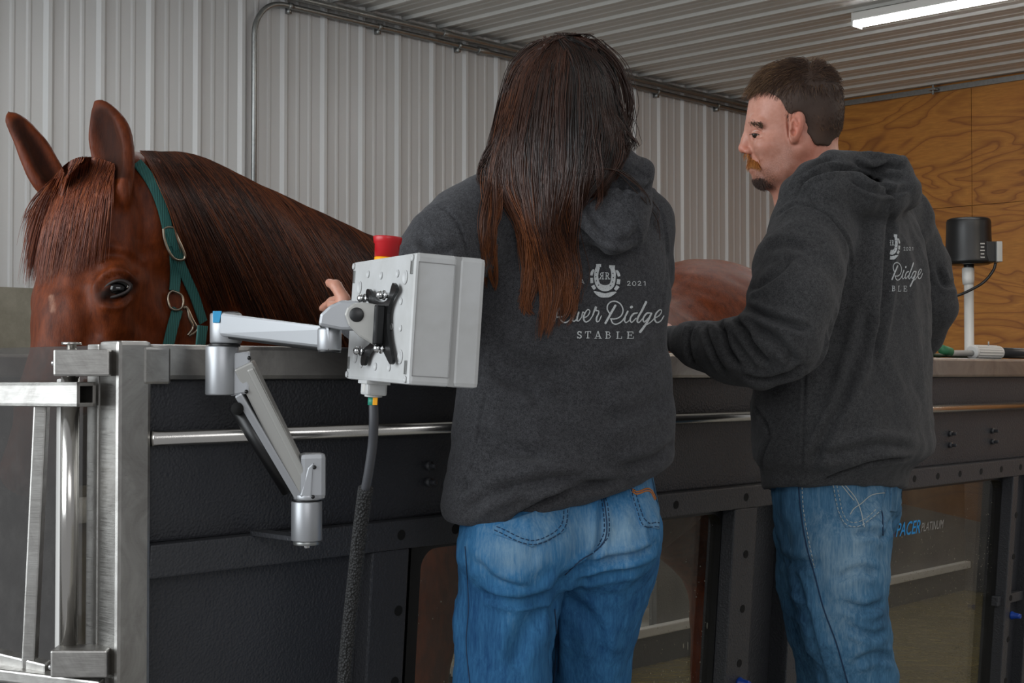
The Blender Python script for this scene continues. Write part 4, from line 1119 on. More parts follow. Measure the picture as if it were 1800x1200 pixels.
# hem: slanting cut, left side hangs lower
pa, pb_, pc = P(795, 936, 2.20), P(1160, 826, 2.36), P(985, 880, 2.19)
nh = np.cross(pb_ - pa, gf); nh /= np.linalg.norm(nh); nh *= -np.sign(nh[2])
hg.plane(.5 * (pa + pb_), nh, .022)
v, q = hg.mesh(); v = relax(v, q, 2, .45)
def bulge(v, q, blobs):
    n = vnormals(v, q); pp_ = project(v); f = np.clip((n * (CAM - v)).sum(1) * 2, 0, 1); o = np.zeros(len(v))
    for x, y, rx, ry, h, a in blobs:
        ca, sa = math.cos(math.radians(a)), math.sin(math.radians(a)); dx = pp_[:, 0] - x; dy = pp_[:, 1] - y
        o += h * np.exp(-(((dx * ca + dy * sa) / rx) ** 2 + ((-dx * sa + dy * ca) / ry) ** 2))
    return v + n * (o * f)[:, None]
v = v + vnormals(v, q) * (waves(v, .0022, .16, 1) + waves(v, .0010, .06, 2))[:, None]
v = bulge(v, q, [(960, 830, 90, 30, .012, -18), (860, 880, 60, 30, .010, 10), (1120, 760, 60, 60, .008, 0), (900, 700, 60, 110, -.008, 0), (900, 640, 80, 30, -.008, 25), (1000, 740, 100, 24, .007, 20), (1130, 520, 20, 120, -.005, 0)])
v = folds(v, q, [([(1100, 845), (1040, 853), (985, 868), (940, 893), (900, 915)], 7, .010, .007, 1), ([(1075, 850), (1000, 842), (930, 850), (860, 872), (815, 900)], 9, .007, .006, 0),
    ([(858, 680), (848, 720), (834, 800), (818, 850), (806, 905)], 2.2, .0028, .0012), ([(775, 362), (800, 385), (815, 420), (822, 455)], 2.2, .003, .0012), ([(784, 345), (770, 350)], 3, .002, .001),
    ([(860, 640), (900, 668), (950, 690)], 12, .008, .005), ([(865, 600), (915, 640), (990, 655)], 14, .006, .005), ([(1170, 600), (1120, 640), (1060, 660)], 12, .005, .004), ([(1182, 690), (1130, 720), (1060, 735)], 13, .005, .004),
    ([(1190, 775), (1150, 805), (1090, 822)], 8, .006, .005), ([(840, 760), (900, 790), (960, 800)], 12, .006, .005), ([(800, 850), (850, 862), (910, 850)], 9, .005, .004),
    ([(1020, 350), (1060, 405), (1100, 425), (1125, 400)], 6, .004, .003), ([(1096, 360), (1118, 385), (1122, 415), (1118, 432)], 2, .002, .001), ([(1040, 330), (1085, 326), (1130, 334), (1146, 322)], 5, .007, .004),
    ([(1067, 279), (1100, 287), (1140, 313)], 1.8, .002, .001), ([(1005, 392), (1050, 438), (1090, 448), (1128, 432)], 6, .008, .002), ([(1060, 300), (1090, 320), (1095, 345)], 5, .004, .003),
    ([(1155, 352), (1168, 400), (1172, 470), (1160, 560)], 2, .0022, .001), ([(735, 420), (760, 440), (800, 446)], 9, .004, .003), ([(720, 455), (760, 470), (810, 468)], 8, .004, .003), ([(870, 380), (900, 430), (905, 500)], 12, .004, .003)])
hood_v, hood_q = v, q
# --- jeans
jg = Field(V3(-.20, 2.05, .03), V3(.36, 2.68, 1.06), .0046)
jg.loft(rows_of([(800, 985, 160), (850, 985, 166), (900, 986, 170), (950, 986, 172), (985, 985, 165), (1015, 985, 140)], 2.32, .955, .60), R2, .02, p=2.3)
jg.ell(P(908, 965, 2.235), (.088, .075, .085), None, .03); jg.ell(P(1072, 945, 2.30), (.082, .075, .082), None, .03)
jg.chain([P(902, 1000, 2.285), P(888, 1090, 2.28), P(884, 1200, 2.27), P(882, 1430, 2.26), P(888, 1780, 2.32), P(888, 1885, 2.32)], [.088, .079, .077, .066, .062, .062], .014)
jg.chain([P(1062, 985, 2.345), P(1045, 1085, 2.365), P(1037, 1200, 2.385), P(1032, 1400, 2.42), P(1030, 1700, 2.46), P(1030, 1795, 2.46)], [.088, .074, .062, .060, .058, .058], .014)
jv, jq = jg.mesh(); jv = relax(jv, jq, 2, .45)
jv = jv + vnormals(jv, jq) * (waves(jv, .0016, .09, 3) + waves(jv, .0008, .035, 4))[:, None]
jv = folds(jv, jq, [([(1060, 862), (1056, 900), (1052, 960), (1025, 990), (993, 1012)], 5, .006, .003), ([(993, 1005), (975, 1060), (972, 1200)], 9, .006, .004), ([(850, 1040), (890, 1052), (940, 1050), (985, 1025)], 7, .006, .005),
    ([(835, 985), (870, 1020), (930, 1040)], 8, .004, .004), ([(1010, 1000), (1060, 985), (1120, 975), (1150, 960)], 6, .006, .005), ([(1020, 1018), (1070, 1008), (1130, 1000)], 6, .004, .003), ([(1140, 900), (1145, 940), (1155, 960)], 5, .003, .002),
    ([(985, 1040), (1040, 1090), (1060, 1160)], 12, .005, .004), ([(960, 1060), (920, 1110), (900, 1180)], 14, .004, .004), ([(820, 960), (816, 1050), (812, 1190)], 8, .003, .002)])
# --- body (one continuous skin): head, neck, trunk, arms, hands, legs
bg_ = Field(V3(-.40, 1.95, .02), V3(.34, 2.90, 1.74), .0052)
bg_.ell(P(985, 178, 2.30), (.072, .086, .094), np.array([gl, gf, V3(0, 0, 1)]), .02)
bg_.ell(P(985, 165, 2.30) + gf * .045 + V3(0, 0, -.055), (.052, .050, .062), np.array([gl, gf, V3(0, 0, 1)]), .03)
hc = P(985, 165, 2.30)
bg_.cone(hc + gf * .095 + V3(0, 0, -.02), hc + gf * .112 + V3(0, 0, -.05), .009, .013, .012)
for sd in (-1, 1): bg_.ell(hc + gl * sd * .074 + V3(0, 0, -.03), (.010, .018, .030), np.array([gl, gf, V3(0, 0, 1)]), .008)
bg_.cone(P(985, 235, 2.31), P(985, 330, 2.32), .050, .056, .03)
bg_.loft(rows_of([(320, 985, 70), (370, 987, 140), (450, 995, 150), (560, 995, 140), (690, 990, 130), (800, 988, 140), (930, 986, 150), (1000, 985, 130)], 2.32, .955, .55), R2, .02)
bg_.chain([P(840, 405, 2.24), P(745, 485, 2.16), P(722, 528, 2.17), P(640, 562, 2.35), P(624, 558, 2.385)], [.048, .042, .038, .027, .024], .02)
bg_.chain([P(1110, 405, 2.385), P(1105, 565, 2.49), P(1025, 585, 2.73), P(1010, 583, 2.78)], [.048, .040, .027, .024], .02)
for a, rr in (((902, 1000, 2.285), .07), ((1062, 985, 2.345), .07)): pass
bg_.chain([P(896, 990, 2.30), P(878, 1200, 2.285), P(882, 1430, 2.27), P(888, 1860, 2.325)], [.078, .062, .052, .038], .02)
bg_.chain([P(1062, 980, 2.345), P(1037, 1200, 2.39), P(1032, 1400, 2.425), P(1030, 1775, 2.465)], [.078, .055, .05, .038], .02)
def hand(g, wrist, fwd, palmn, side, s=1.0, curl=.5):
    """side: unit vector towards the thumb"""
    fwd, palmn, side = [np.asarray(a, float) / np.linalg.norm(a) for a in (fwd, palmn, side)]
    c = wrist + fwd * .045 * s
    g.ell(c, (.046 * s, .037 * s, .015 * s), np.array([fwd, side, palmn]), .012)
    for k, (o_, L_) in enumerate(((.028, .070), (.010, .078), (-.009, .073), (-.027, .058))):
        p0 = wrist + fwd * .078 * s + side * o_ * s; a1 = curl * .5; a2 = curl * 1.2
        p1 = p0 + (fwd * math.cos(a1) + palmn * math.sin(a1) + side * o_ * 1.5) * L_ * .5 * s
        p2 = p1 + (fwd * math.cos(a2) + palmn * math.sin(a2) + side * o_ * 1.0) * L_ * .5 * s
        g.chain([p0, p1, p2], [.0092 * s, .0083 * s, .0072 * s], .003)
    t0 = wrist + fwd * .025 * s + side * .03 * s; t1 = t0 + (side * .75 + fwd * .65) * .035 * s; t2 = t1 + (side * .35 + fwd * .9 + palmn * .2) * .030 * s
    g.chain([t0, t1, t2], [.013 * s, .0105 * s, .0085 * s], .006)
wr = P(622, 556, 2.385)
hand(bg_, wr, (-.30, .85, .10), (-.55, .0, -.8), (-.35, -.25, .9), .95, .5)
hand(bg_, P(1012, 584, 2.77), (-.5, .8, .0), (0, 0, -1), (-.8, -.5, .1), .95, .4)
bv, bq = bg_.mesh(); bv = relax(bv, bq, 1, .4)
woman = mk('person', bv, bq, SKINW, None, True, origin=woman_o)
tagp(woman, 'person with long loose brown hair, back turned, in charcoal sweatshirt, reaching towards the horse', 'person')
for a in ('red', 'stub'): attr(woman, a, np.zeros(len(bv)))
shirt = mk('sweatshirt', hood_v, hood_q, FLEECE, woman); tagp(shirt, label='charcoal hooded sweatshirt')
jeans = mk('jeans', jv, jq, DENIM_A, woman); tagp(jeans, label='blue denim jeans')
pp = project(jv)
def blobs(pp, L): 
    o = np.zeros(len(pp))
    for x, y, rx, ry, a in L: o += a * np.exp(-(((pp[:, 0] - x) / rx) ** 2 + ((pp[:, 1] - y) / ry) ** 2))
    return o
attr(jeans, 'fade', np.clip(.28 + blobs(pp, [(905, 975, 70, 45, .38), (1085, 945, 60, 55, .42), (1000, 930, 70, 50, .25), (1130, 880, 40, 50, .2), (900, 1070, 40, 60, .06), (850, 1120, 40, 120, -.10), (1040, 1080, 30, 120, -.05), (850, 950, 40, 60, .1)]), 0, 1))  # worn seat and thighs; right leg's shadow is darkened into it too
sb = bvh_of(hood_v, hood_q); jb = bvh_of(jv, jq)
def gmap(x, y): return CAM, ray(940 + x / 6.667, 440 + y / 6.667)
print_on('back_print', sb, gmap, shirt, PRINT)
# seams and pockets
def seams(name, bv_, lines, mat, parent, r=.0008, off=.0004):
    mb = MB()
    for l in lines: seam(bv_, l, r, off, mb=mb)
    if mb.v: return mb.out(name, mat, parent, True)
def stitches(name, bv_, lines, mat, parent, r=.0008, dash=6, gap=3, off=.0008):
    mb = MB()
    for l in lines:
        l = np.asarray(l, float); sp = smoothpath(l, 200) if len(l) > 2 else smoothpath(l, 200); d = np.concatenate([[0], np.cumsum(np.linalg.norm(np.diff(sp, axis=0), axis=1))]); s_ = 0
        while s_ < d[-1]:
            a = [np.interp(s_ + u, d, sp[:, 0]) for u in (0, dash)], [np.interp(s_ + u, d, sp[:, 1]) for u in (0, dash)]
            w = [cast(bv_, a[0][k], a[1][k], off) for k in (0, 1)]
            if w[0] is not None and w[1] is not None and np.linalg.norm(w[0] - w[1]) < .02: mb.tube(w, r, 5)
            s_ += dash + gap
    if mb.v: return mb.out(name, mat, parent, True)
def patch(name, bv_, poly, mat, parent, th=.0026, n=26, fade=None):
    """raised pocket patch laid on the cloth"""
    poly = np.array(poly, float); lo, hi = poly.min(0), poly.max(0)
    def inside(x, y):
        c = False; j = len(poly) - 1
        for i in range(len(poly)):
            if (poly[i, 1] > y) != (poly[j, 1] > y) and x < (poly[j, 0] - poly[i, 0]) * (y - poly[i, 1]) / (poly[j, 1] - poly[i, 1]) + poly[i, 0]: c = not c
            j = i
        return c
    # fan of rings from centre to edge, last ring drops to the cloth
    c = poly.mean(0); dense = []
    for i in range(len(poly)):
        a, b_ = poly[i], poly[(i + 1) % len(poly)]; dense += [a + (b_ - a) * k / 14 for k in range(14)]
    dense = np.array(dense); V_ = []; m = len(dense); R_ = list(np.linspace(.05, .985, 12)) + [1.0]
    for k, rr in enumerate(R_):
        for d_ in dense:
            x, y = c + (d_ - c) * rr; p = cast(bv_, x, y, th if k < len(R_) - 1 else -.0005); V_.append(p if p is not None else (V_[-1] if V_ else P(x, y, 2.2)))
    F_ = [(k * m + i, k * m + (i + 1) % m, (k + 1) * m + (i + 1) % m, (k + 1) * m + i) for k in range(len(R_) - 1) for i in range(m)] + [tuple(range(m))[::-1]]
    o = mk(name, V_, F_, mat, parent, True); attr(o, 'fade', np.full(len(V_), .56 if fade is None else fade)); return o
pl = patch('back_pocket', jb, [(866, 925), (998, 878), (1003, 888), (994, 934), (935, 962), (866, 938)], DENIM_A, jeans)
stitches('stitching', jb, [[(870, 932), (934, 957), (988, 932), (998, 888)], [(874, 926), (934, 950), (982, 927), (991, 888)]], THREAD_N, pl, off=.0030)
pr = patch('back_pocket', jb, [(1101, 845), (1150, 832), (1158, 868), (1157, 930), (1125, 924)], DENIM_A, jeans)
stitches('stitching', jb, [[(1105, 850), (1127, 920), (1155, 926)], [(1111, 852), (1132, 914), (1156, 919)]], THREAD_N, pr, off=.0030)
seams('stitching', jb, [[(1110, 860), (1118, 866), (1132, 860), (1142, 862), (1150, 878)], [(1110, 864), (1118, 870), (1132, 864), (1141, 866), (1148, 880)], [(985, 886), (992, 891), (994, 886)]], THREAD_O, pr, .0013, .0032)
stitches('seam', jb, [[(1052, 858), (1060, 890), (1062, 935), (1050, 962)], [(1060, 857), (1068, 890), (1070, 937), (1056, 962)]], THREAD_N, jeans)
seams('seam', jb, [[(1056, 857), (1064, 890), (1066, 938), (1052, 964), (1020, 985), (993, 1010)], [(818, 960), (824, 1060), (820, 1130), (826, 1200)], [(975, 1070), (978, 1120), (975, 1200)]], THREAD_N, jeans, .0011)
def boot(foot, fwd, parent):
    g_ = Field(foot + V3(-.2, -.28, -.02), foot + V3(.2, .28, .22), .006); f_ = fwd / np.linalg.norm(fwd); z_ = foot[2]; foot = foot * [1, 1, 0]
    g_.chain([foot + V3(0, 0, .16), foot + V3(0, 0, .06), foot + f_ * .08 + V3(0, 0, .045), foot + f_ * .17 + V3(0, 0, .035)], [.042, .044, .042, .034], .02); g_.plane(V3(0, 0, .004), (0, 0, -1), .004)
    a_, b_ = g_.mesh(); return tagp(mk('boot', a_, b_, BOOT, parent), label='brown leather boot')
boot(P(888, 1860, 2.32) * [1, 1, 0], gf, woman); boot(P(1030, 1775, 2.46) * [1, 1, 0], gf, woman)
# --- hair: a solid core and many strands
cg = Field(V3(-.22, 2.0, 1.15), V3(.32, 2.5, 1.76), .0045)
cg.ell(P(985, 178, 2.295), (.080, .092, .106), np.array([gl, gf, V3(0, 0, 1)]), .02)
Y_ = V3(0, 1, 0)
cg.chain([P(985, 190, 2.25), P(983, 260, 2.22), P(975, 320, 2.20)], [.074, .088, .066], .03, Y_, .5)
cg.chain([P(955, 320, 2.20), P(945, 380, 2.175), P(955, 440, 2.165)], [.045, .022, .010], .02, Y_, .4)
cg.chain([P(1030, 250, 2.2), P(1045, 310, 2.165)], [.05, .028], .02, Y_, .5)
cg.chain([P(905, 260, 2.21), P(878, 330, 2.18)], [.035, .018], .02, Y_, .6)
cv, cq = cg.mesh(); cv = relax(cv, cq, 2, .5)
core = mk('hair', cv, cq, HAIRG, woman); tagp(core, label='long loose brown hair with lighter ends'); attr(core, 'tone', np.clip(.12 + .9 * (1.45 - cv[:, 2]), .05, .5))
ub = bvh_of(np.vstack([hood_v, cv]), np.vstack([hood_q, cq + len(hood_v)]))
GD = [([(985, 62), (920, 108), (893, 170), (875, 240), (858, 305), (864, 360), (857, 410), (848, 458)], 8, 420, .55),
      ([(985, 60), (925, 105), (900, 180), (885, 260), (872, 320), (866, 380), (860, 440), (866, 500), (872, 532)], 8, 380, .45),
      ([(990, 60), (940, 108), (915, 190), (900, 270), (905, 340), (925, 400), (930, 470), (922, 530), (934, 558)], 11, 620, .4),
      ([(990, 58), (955, 108), (935, 200), (925, 290), (930, 360), (945, 430), (964, 500), (960, 560), (950, 603)], 12, 700, .35),
      ([(995, 58), (970, 108), (955, 200), (950, 300), (955, 380), (968, 440), (976, 500), (965, 550), (948, 600)], 13, 700, .15),
      ([(995, 57), (985, 108), (980, 200), (975, 300), (975, 380), (990, 440), (1006, 490), (1010, 530), (1000, 562)], 13, 650, .1),
      ([(1000, 58), (1005, 112), (1005, 200), (1000, 300), (990, 370), (985, 430), (997, 490), (1000, 540), (985, 578)], 13, 560, .1),
      ([(1000, 60), (1025, 110), (1035, 190), (1030, 270), (1020, 330), (1008, 380), (1000, 432)], 15, 650, .0),
      ([(1005, 60), (1045, 112), (1060, 190), (1062, 250), (1058, 300), (1050, 340), (1040, 378)], 15, 620, .0),
      ([(1005, 62), (1055, 118), (1073, 190), (1083, 240), (1080, 280), (1062, 320), (1046, 352)], 10, 420, .05),
      ([(1005, 65), (1058, 122), (1078, 190), (1094, 235), (1103, 262), (1092, 288)], 6, 240, .1),
      ([(1010, 70), (1062, 125), (1088, 190), (1110, 240), (1127, 268)], 5, 50, .25), ([(980, 62), (912, 120), (882, 190), (858, 262), (846, 305), (852, 335)], 5, 90, .4),
      ([(1030, 300), (1090, 300), (1135, 345), (1160, 390), (1178, 470)], 4, 9, .2), ([(990, 57), (1000, 62), (1030, 60), (1050, 75)], 5, 40, .2), ([(980, 62), (960, 75), (945, 95), (925, 130)], 6, 90, .3), ([(1000, 60), (1020, 72), (1045, 95), (1055, 130)], 6, 90, .1)]
g = np.random.default_rng(21); paths, rad, tone, L = [], [], [], []
NMh = 22
from_cache = {}
def dcast(x, y, d0):
    k = (int(x // 3), int(y // 3))
    if k not in from_cache:
        p, n = hit(ub, CAM, ray(x, y)); from_cache[k] = p[1] if (p is not None and p[1] < 2.62) else None
    return from_cache[k] if from_cache[k] is not None else d0
for pts, spd, cnt, tn in GD:
    gd = smoothpath(pts, NMh)
    nsub = max(3, cnt // 45); sub = [(g.normal() * spd * .9, g.uniform(0, 6.28), g.uniform(4, 12), g.uniform(-.22, .3), g.uniform(.72, 1.0)) for _ in range(nsub)]
    for i in range(cnt):
        o1, ph, am, tt, ln = sub[g.integers(nsub)]
        t = np.linspace(0, 1, NMh) * ln * g.uniform(.84, 1.0); u = np.linspace(0, 1, NMh)
        b_ = np.stack([np.interp(t, np.linspace(0, 1, NMh), gd[:, k]) for k in (0, 1)], 1)
        r0 = g.normal() * 9; off = r0 * (1 - u) ** 3 + (o1 + g.normal() * spd * .28 * (3.0 if g.random() < .06 else 1)) * (.30 * (1 - u) + .06 + .9 * np.sin(np.pi * np.clip(u * .85 + .05, 0, 1)))
        wob = am * np.sin(ph + u * 10) * u ** 1.5 + am * .3 * np.sin(ph * 2 + u * 23) * u + g.normal() * 1.2
        b_[:, 0] += off + wob; b_[0, 1] += abs(off[0]) * .3
        lift = (.003 + .014 * g.random()) * np.sin(np.pi * np.clip(.12 + u * .8, 0, 1)); d = []; last = 2.27
        for (x, y), lf in zip(b_, lift):
            dd_ = dcast(x, y, last); last = dd_ if abs(dd_ - last) < .12 else last; d.append(last - lf)
        d = np.array(d)
        for _ in range(3): d[1:-1] = (d[:-2] + 2 * d[1:-1] + d[2:]) / 4
        paths.append(np.array([P(x, y, z) for (x, y), z in zip(b_, d)]))
        rad.append(np.where(u < .02, .0003, .00075 * (1 - .75 * u ** 2.5)))
        yy = b_[:, 1]; tone.append(np.repeat(np.clip(tn * .6 + tt + .10 + np.clip((yy - 260) / 420, 0, .62), 0, 1), 3))
strands(L, paths, np.array(rad)); strand_obj('hair_strands', L, HAIRG, core, tone)
# ------------------------------------------------------------------ man on the right
ps = math.radians(55); mf = V3(-math.sin(ps), math.cos(ps), 0); ml = V3(-math.cos(ps), -math.sin(ps), 0)
R2m = [[ml[0], ml[1]], [mf[0], mf[1]]]; YM = 2.75; CR = math.sqrt(math.cos(ps) ** 2 + (.64 * math.sin(ps)) ** 2)
mg = Field(V3(.22, 2.30, .86), V3(1.06, 3.26, 1.56), .0046)
mg.loft(rows_of([(352, 1500, 70), (385, 1505, 108), (430, 1508, 124), (500, 1508, 134), (575, 1500, 144), (650, 1488, 155), (720, 1482, 166), (780, 1486, 165), (803, 1484, 160), (826, 1472, 138), (860, 1468, 132), (885, 1468, 128)], YM, CR, .64), R2m, .012, p=2.3)
mg.chain([P(1470, 345, 2.66), P(1435, 375, 2.60), P(1425, 405, 2.58)], [.05, .062, .070], .035)
mg.chain([P(1530, 350, 2.80), P(1580, 385, 2.90)], [.05, .064], .035)
mg.chain([P(1423, 408, 2.58), P(1405, 470, 2.53), P(1392, 535, 2.49), P(1384, 592, 2.47)], [.072, .076, .075, .068], .025)
mg.chain([P(1384, 592, 2.47), P(1335, 612, 2.51), P(1285, 617, 2.56), P(1235, 606, 2.62), P(1213, 600, 2.65)], [.070, .064, .056, .042, .038], .02)
mg.chain([P(1215, 600, 2.65), P(1190, 598, 2.68), P(1178, 596, 2.70)], [.030, .026, .026], .008)
mg.chain([P(1583, 405, 2.93), P(1618, 470, 3.0), P(1632, 535, 2.98)], [.066, .058, .056], .025)
mg.chain([P(1632, 535, 2.98), P(1622, 585, 3.06), P(1600, 610, 3.14)], [.055, .046, .036], .02)
# collar and hood
mg.chain([P(1402, 352, 2.66), P(1400, 335, 2.60), P(1425, 312, 2.57), P(1465, 295, 2.585), P(1510, 285, 2.64)], [.026, .024, .026, .028, .03], .018)
mg.chain([P(1402, 352, 2.66), P(1412, 345, 2.58), P(1450, 335, 2.55), P(1500, 335, 2.57)], [.03, .03, .03, .03], .02)
mg.chain([P(1500, 290, 2.62), P(1530, 272, 2.63), P(1562, 268, 2.67), P(1578, 276, 2.73)], [.026, .022, .018, .016], .012)
mg.ell(P(1556, 305, 2.69), (.048, .062, .042), None, .02)
mg.ell(P(1578, 335, 2.68), (.044, .060, .036), None, .018)
mg.chain([P(1450, 330, 2.56), P(1510, 345, 2.58), P(1560, 352, 2.63), P(1596, 345, 2.70)], [.026, .030, .030, .024], .018)
mg.chain([P(1540, 262, 2.75), P(1480, 285, 2.80), P(1420, 320, 2.80)], [.02, .022, .022], .02)
mg.ell(P(1548, 258, 2.70), (.026, .030, .009), None, .008, 's')
mg.cone(P(1440, 280, 2.70), P(1462, 330, 2.72), .068, .060, .008, op='s')
mg.plane(P(1470, 857, 2.70), (0.02, -.12, -1), .006)
v, q = mg.mesh(); v = relax(v, q, 2, .45)
v = v + vnormals(v, q) * (waves(v, .0022, .15, 31) + waves(v, .0011, .055, 32))[:, None]
v = bulge(v, q, [(1538, 470, 22, 90, .012, 4), (1295, 640, 60, 18, .007, 30), (1560, 780, 80, 16, .008, 0), (1400, 500, 40, 60, .006, 0), (1620, 640, 26, 120, .004, 0), (1470, 610, 30, 90, -.010, 12), (1345, 600, 40, 12, .006, 25), (1250, 600, 16, 30, .006, 0)])
v = folds(v, q, [([(1358, 386), (1398, 359), (1448, 372), (1484, 413), (1495, 449), (1492, 530)], 2.2, .0035, .0016), ([(1428, 356), (1424, 345), (1434, 330)], 1.8, .002, .001),
    ([(1311, 512), (1340, 498), (1371, 476), (1392, 452)], 6, .006, .006, 1), ([(1310, 540), (1349, 556), (1385, 568), (1418, 580)], 6, .010, .007, 0), ([(1330, 575), (1358, 590), (1382, 615), (1400, 640)], 7, .008, .007, 0),
    ([(1258, 562), (1272, 580), (1280, 612), (1300, 645)], 5, .010, .006, 0), ([(1290, 558), (1308, 580), (1330, 610), (1352, 640)], 6, .010, .007, 0), ([(1238, 566), (1243, 590), (1256, 622), (1276, 655)], 4, .007, .004, 0), ([(1217, 572), (1211, 600), (1219, 640)], 4, .008, .005, 0),
    ([(1300, 660), (1345, 668), (1390, 655), (1416, 640)], 5, .007, .004, 0), ([(1500, 640), (1478, 710), (1448, 768), (1428, 815)], 8, .009, .006, 0), ([(1528, 540), (1512, 610), (1495, 680)], 9, .006, .005, 0), ([(1415, 640), (1413, 720), (1410, 835)], 2.2, .004, .0015),
    ([(1318, 690), (1330, 720), (1348, 748), (1352, 770)], 3, .005, .003), ([(1352, 770), (1340, 800), (1338, 840)], 3, .005, .003), ([(1440, 852), (1470, 834), (1510, 818), (1560, 808), (1604, 804)], 3.4, .008, .003, 0), ([(1430, 800), (1480, 795), (1540, 782), (1610, 786)], 8, .006, .005, 0),
    ([(1400, 345), (1412, 318), (1452, 300), (1502, 300), (1551, 326), (1580, 350)], 4, .010, .005, 0), ([(1392, 340), (1404, 315), (1430, 294), (1470, 278)], 3.5, .005, .003, 0), ([(1511, 262), (1550, 264), (1592, 272)], 3, .006, .003, 0), ([(1500, 285), (1530, 300), (1562, 292), (1592, 296)], 5, .009, .005, 0), ([(1590, 276), (1585, 305), (1575, 320)], 1.8, .003, .001), ([(1565, 338), (1570, 350), (1562, 372)], 1.8, .003, .001), ([(1490, 312), (1525, 332), (1560, 340), (1600, 330)], 4, .006, .004, 0),
    ([(1568, 372), (1564, 420), (1561, 470), (1558, 520), (1548, 580), (1535, 640)], 5, .012, .004, -1), ([(1600, 400), (1618, 480), (1625, 560)], 8, .003, .003, 0), ([(1648, 470), (1660, 500), (1682, 500)], 5, .006, .004, 0), ([(1350, 440), (1380, 430), (1420, 440)], 8, .003, .003, 0)])
mv_, mq_ = v, q
# jeans
kg = Field(V3(.40, 2.42, .03), V3(.84, 3.12, 1.04), .0048)
kg.loft(rows_of([(820, 1472, 118), (860, 1472, 118), (900, 1470, 114), (940, 1462, 100), (985, 1460, 84)], YM, CR, .64), R2m, .02, p=2.2)
kg.ell(P(1508, 925, 2.69), (.056, .08, .085), None, .03); kg.ell(P(1546, 895, 2.84), (.040, .06, .060), None, .015)
kg.chain([P(1472, 955, 2.66), P(1476, 1030, 2.65), P(1486, 1100, 2.655), P(1508, 1190, 2.68), P(1528, 1320, 2.72), P(1552, 1560, 2.82), P(1552, 1620, 2.84)], [.096, .086, .078, .070, .062, .058, .058], .018)
kg.chain([P(1440, 950, 2.82), P(1432, 1030, 2.84), P(1438, 1100, 2.86), P(1455, 1200, 2.90), P(1460, 1330, 2.93), P(1462, 1540, 3.0), P(1462, 1580, 3.0)], [.09, .070, .062, .056, .054, .054, .054], .015)
kv, kq = kg.mesh(); kv = relax(kv, kq, 2, .45); kv = kv + vnormals(kv, kq) * (waves(kv, .0018, .09, 33) + waves(kv, .0009, .035, 34))[:, None]
kv = folds(kv, kq, [([(1395, 1000), (1412, 1060), (1432, 1140), (1450, 1200)], 6, .008, .004), ([(1558, 955), (1540, 935), (1500, 940)], 6, .006, .004), ([(1545, 1010), (1510, 1000), (1470, 1020)], 7, .004, .004), ([(1552, 1060), (1520, 1070), (1480, 1060)], 7, .005, .004), ([(1560, 1110), (1525, 1115), (1490, 1100)], 6, .004, .004),
    ([(1365, 975), (1400, 990), (1440, 985)], 8, .004, .004), ([(1375, 1040), (1400, 1070), (1425, 1080)], 7, .004, .003), ([(1575, 1160), (1540, 1150), (1500, 1165)], 7, .004, .004), ([(1556, 950), (1562, 925), (1575, 905)], 5, .006, .003)])
# body skin
ng = Field(V3(.22, 2.30, .02), V3(1.02, 3.36, 1.60), .0056)
ng.loft(rows_of([(330, 1480, 60), (380, 1505, 95), (450, 1508, 112), (560, 1500, 118), (700, 1482, 125), (820, 1475, 120), (900, 1470, 105), (960, 1462, 90)], YM, CR, .6), R2m, .02)
ng.chain([P(1430, 405, 2.60), P(1388, 585, 2.49), P(1230, 605, 2.63), P(1188, 597, 2.69)], [.055, .046, .028, .023], .02)
ng.chain([P(1583, 405, 2.93), P(1616, 470, 3.0), P(1630, 533, 2.99), P(1602, 608, 3.13), P(1585, 612, 3.18)], [.045, .04, .036, .025, .023], .02)
ng.chain([P(1472, 950, 2.68), P(1486, 1100, 2.67), P(1528, 1320, 2.73), P(1552, 1590, 2.83)], [.08, .062, .046, .036], .02)
ng.chain([P(1440, 950, 2.82), P(1438, 1100, 2.87), P(1460, 1330, 2.94), P(1462, 1550, 3.0)], [.08, .05, .042, .034], .02)
hand(ng, P(1190, 596, 2.69), (-.75, .5, .05), (.15, .05, -1.0), (.5, .8, .35), 1.0, .4)
hand(ng, P(1588, 612, 3.17), (-.6, .7, -.05), (0, 0, -1), (-.7, -.6, .1), 1.0, .4)
nv, nq = ng.mesh()
# --- head, sculpted finely; w = offset towards the camera side
YH = 2.72
def Hd(x, y, w=0.0): return P(x, y, YH - w)
eg = Field(Hd(1296, 372) * [1, 0, 1] + V3(-.02, YH - .115, -.03), Hd(1486, 100) * [1, 0, 1] + V3(.02, YH + .115, .02), .0017)
AX = np.array([V3(1, 0, 0), V3(0, 1, 0), V3(0, 0, 1)])
def el(x, y, w, rx, rw, rz, k=.01, op='u', tilt=0.0):
    c_, s_ = math.cos(math.radians(tilt)), math.sin(math.radians(tilt))
    eg.ell(Hd(x, y, w), (rx, rw, rz), np.array([[c_, 0, s_], [0, 1, 0], [-s_, 0, c_]]), k, op)
el(1400, 188, 0, .084, .074, .080, .02); el(1425, 212, 0, .055, .066, .060, .02); el(1360, 200, 0, .048, .060, .060, .02)
eg.cone(Hd(1350, 232), Hd(1354, 290), .043, .034, .02, (0, 1, 0), 1.28)
eg.cone(Hd(1395, 235), Hd(1380, 285), .050, .040, .025, (0, 1, 0), 1.15)
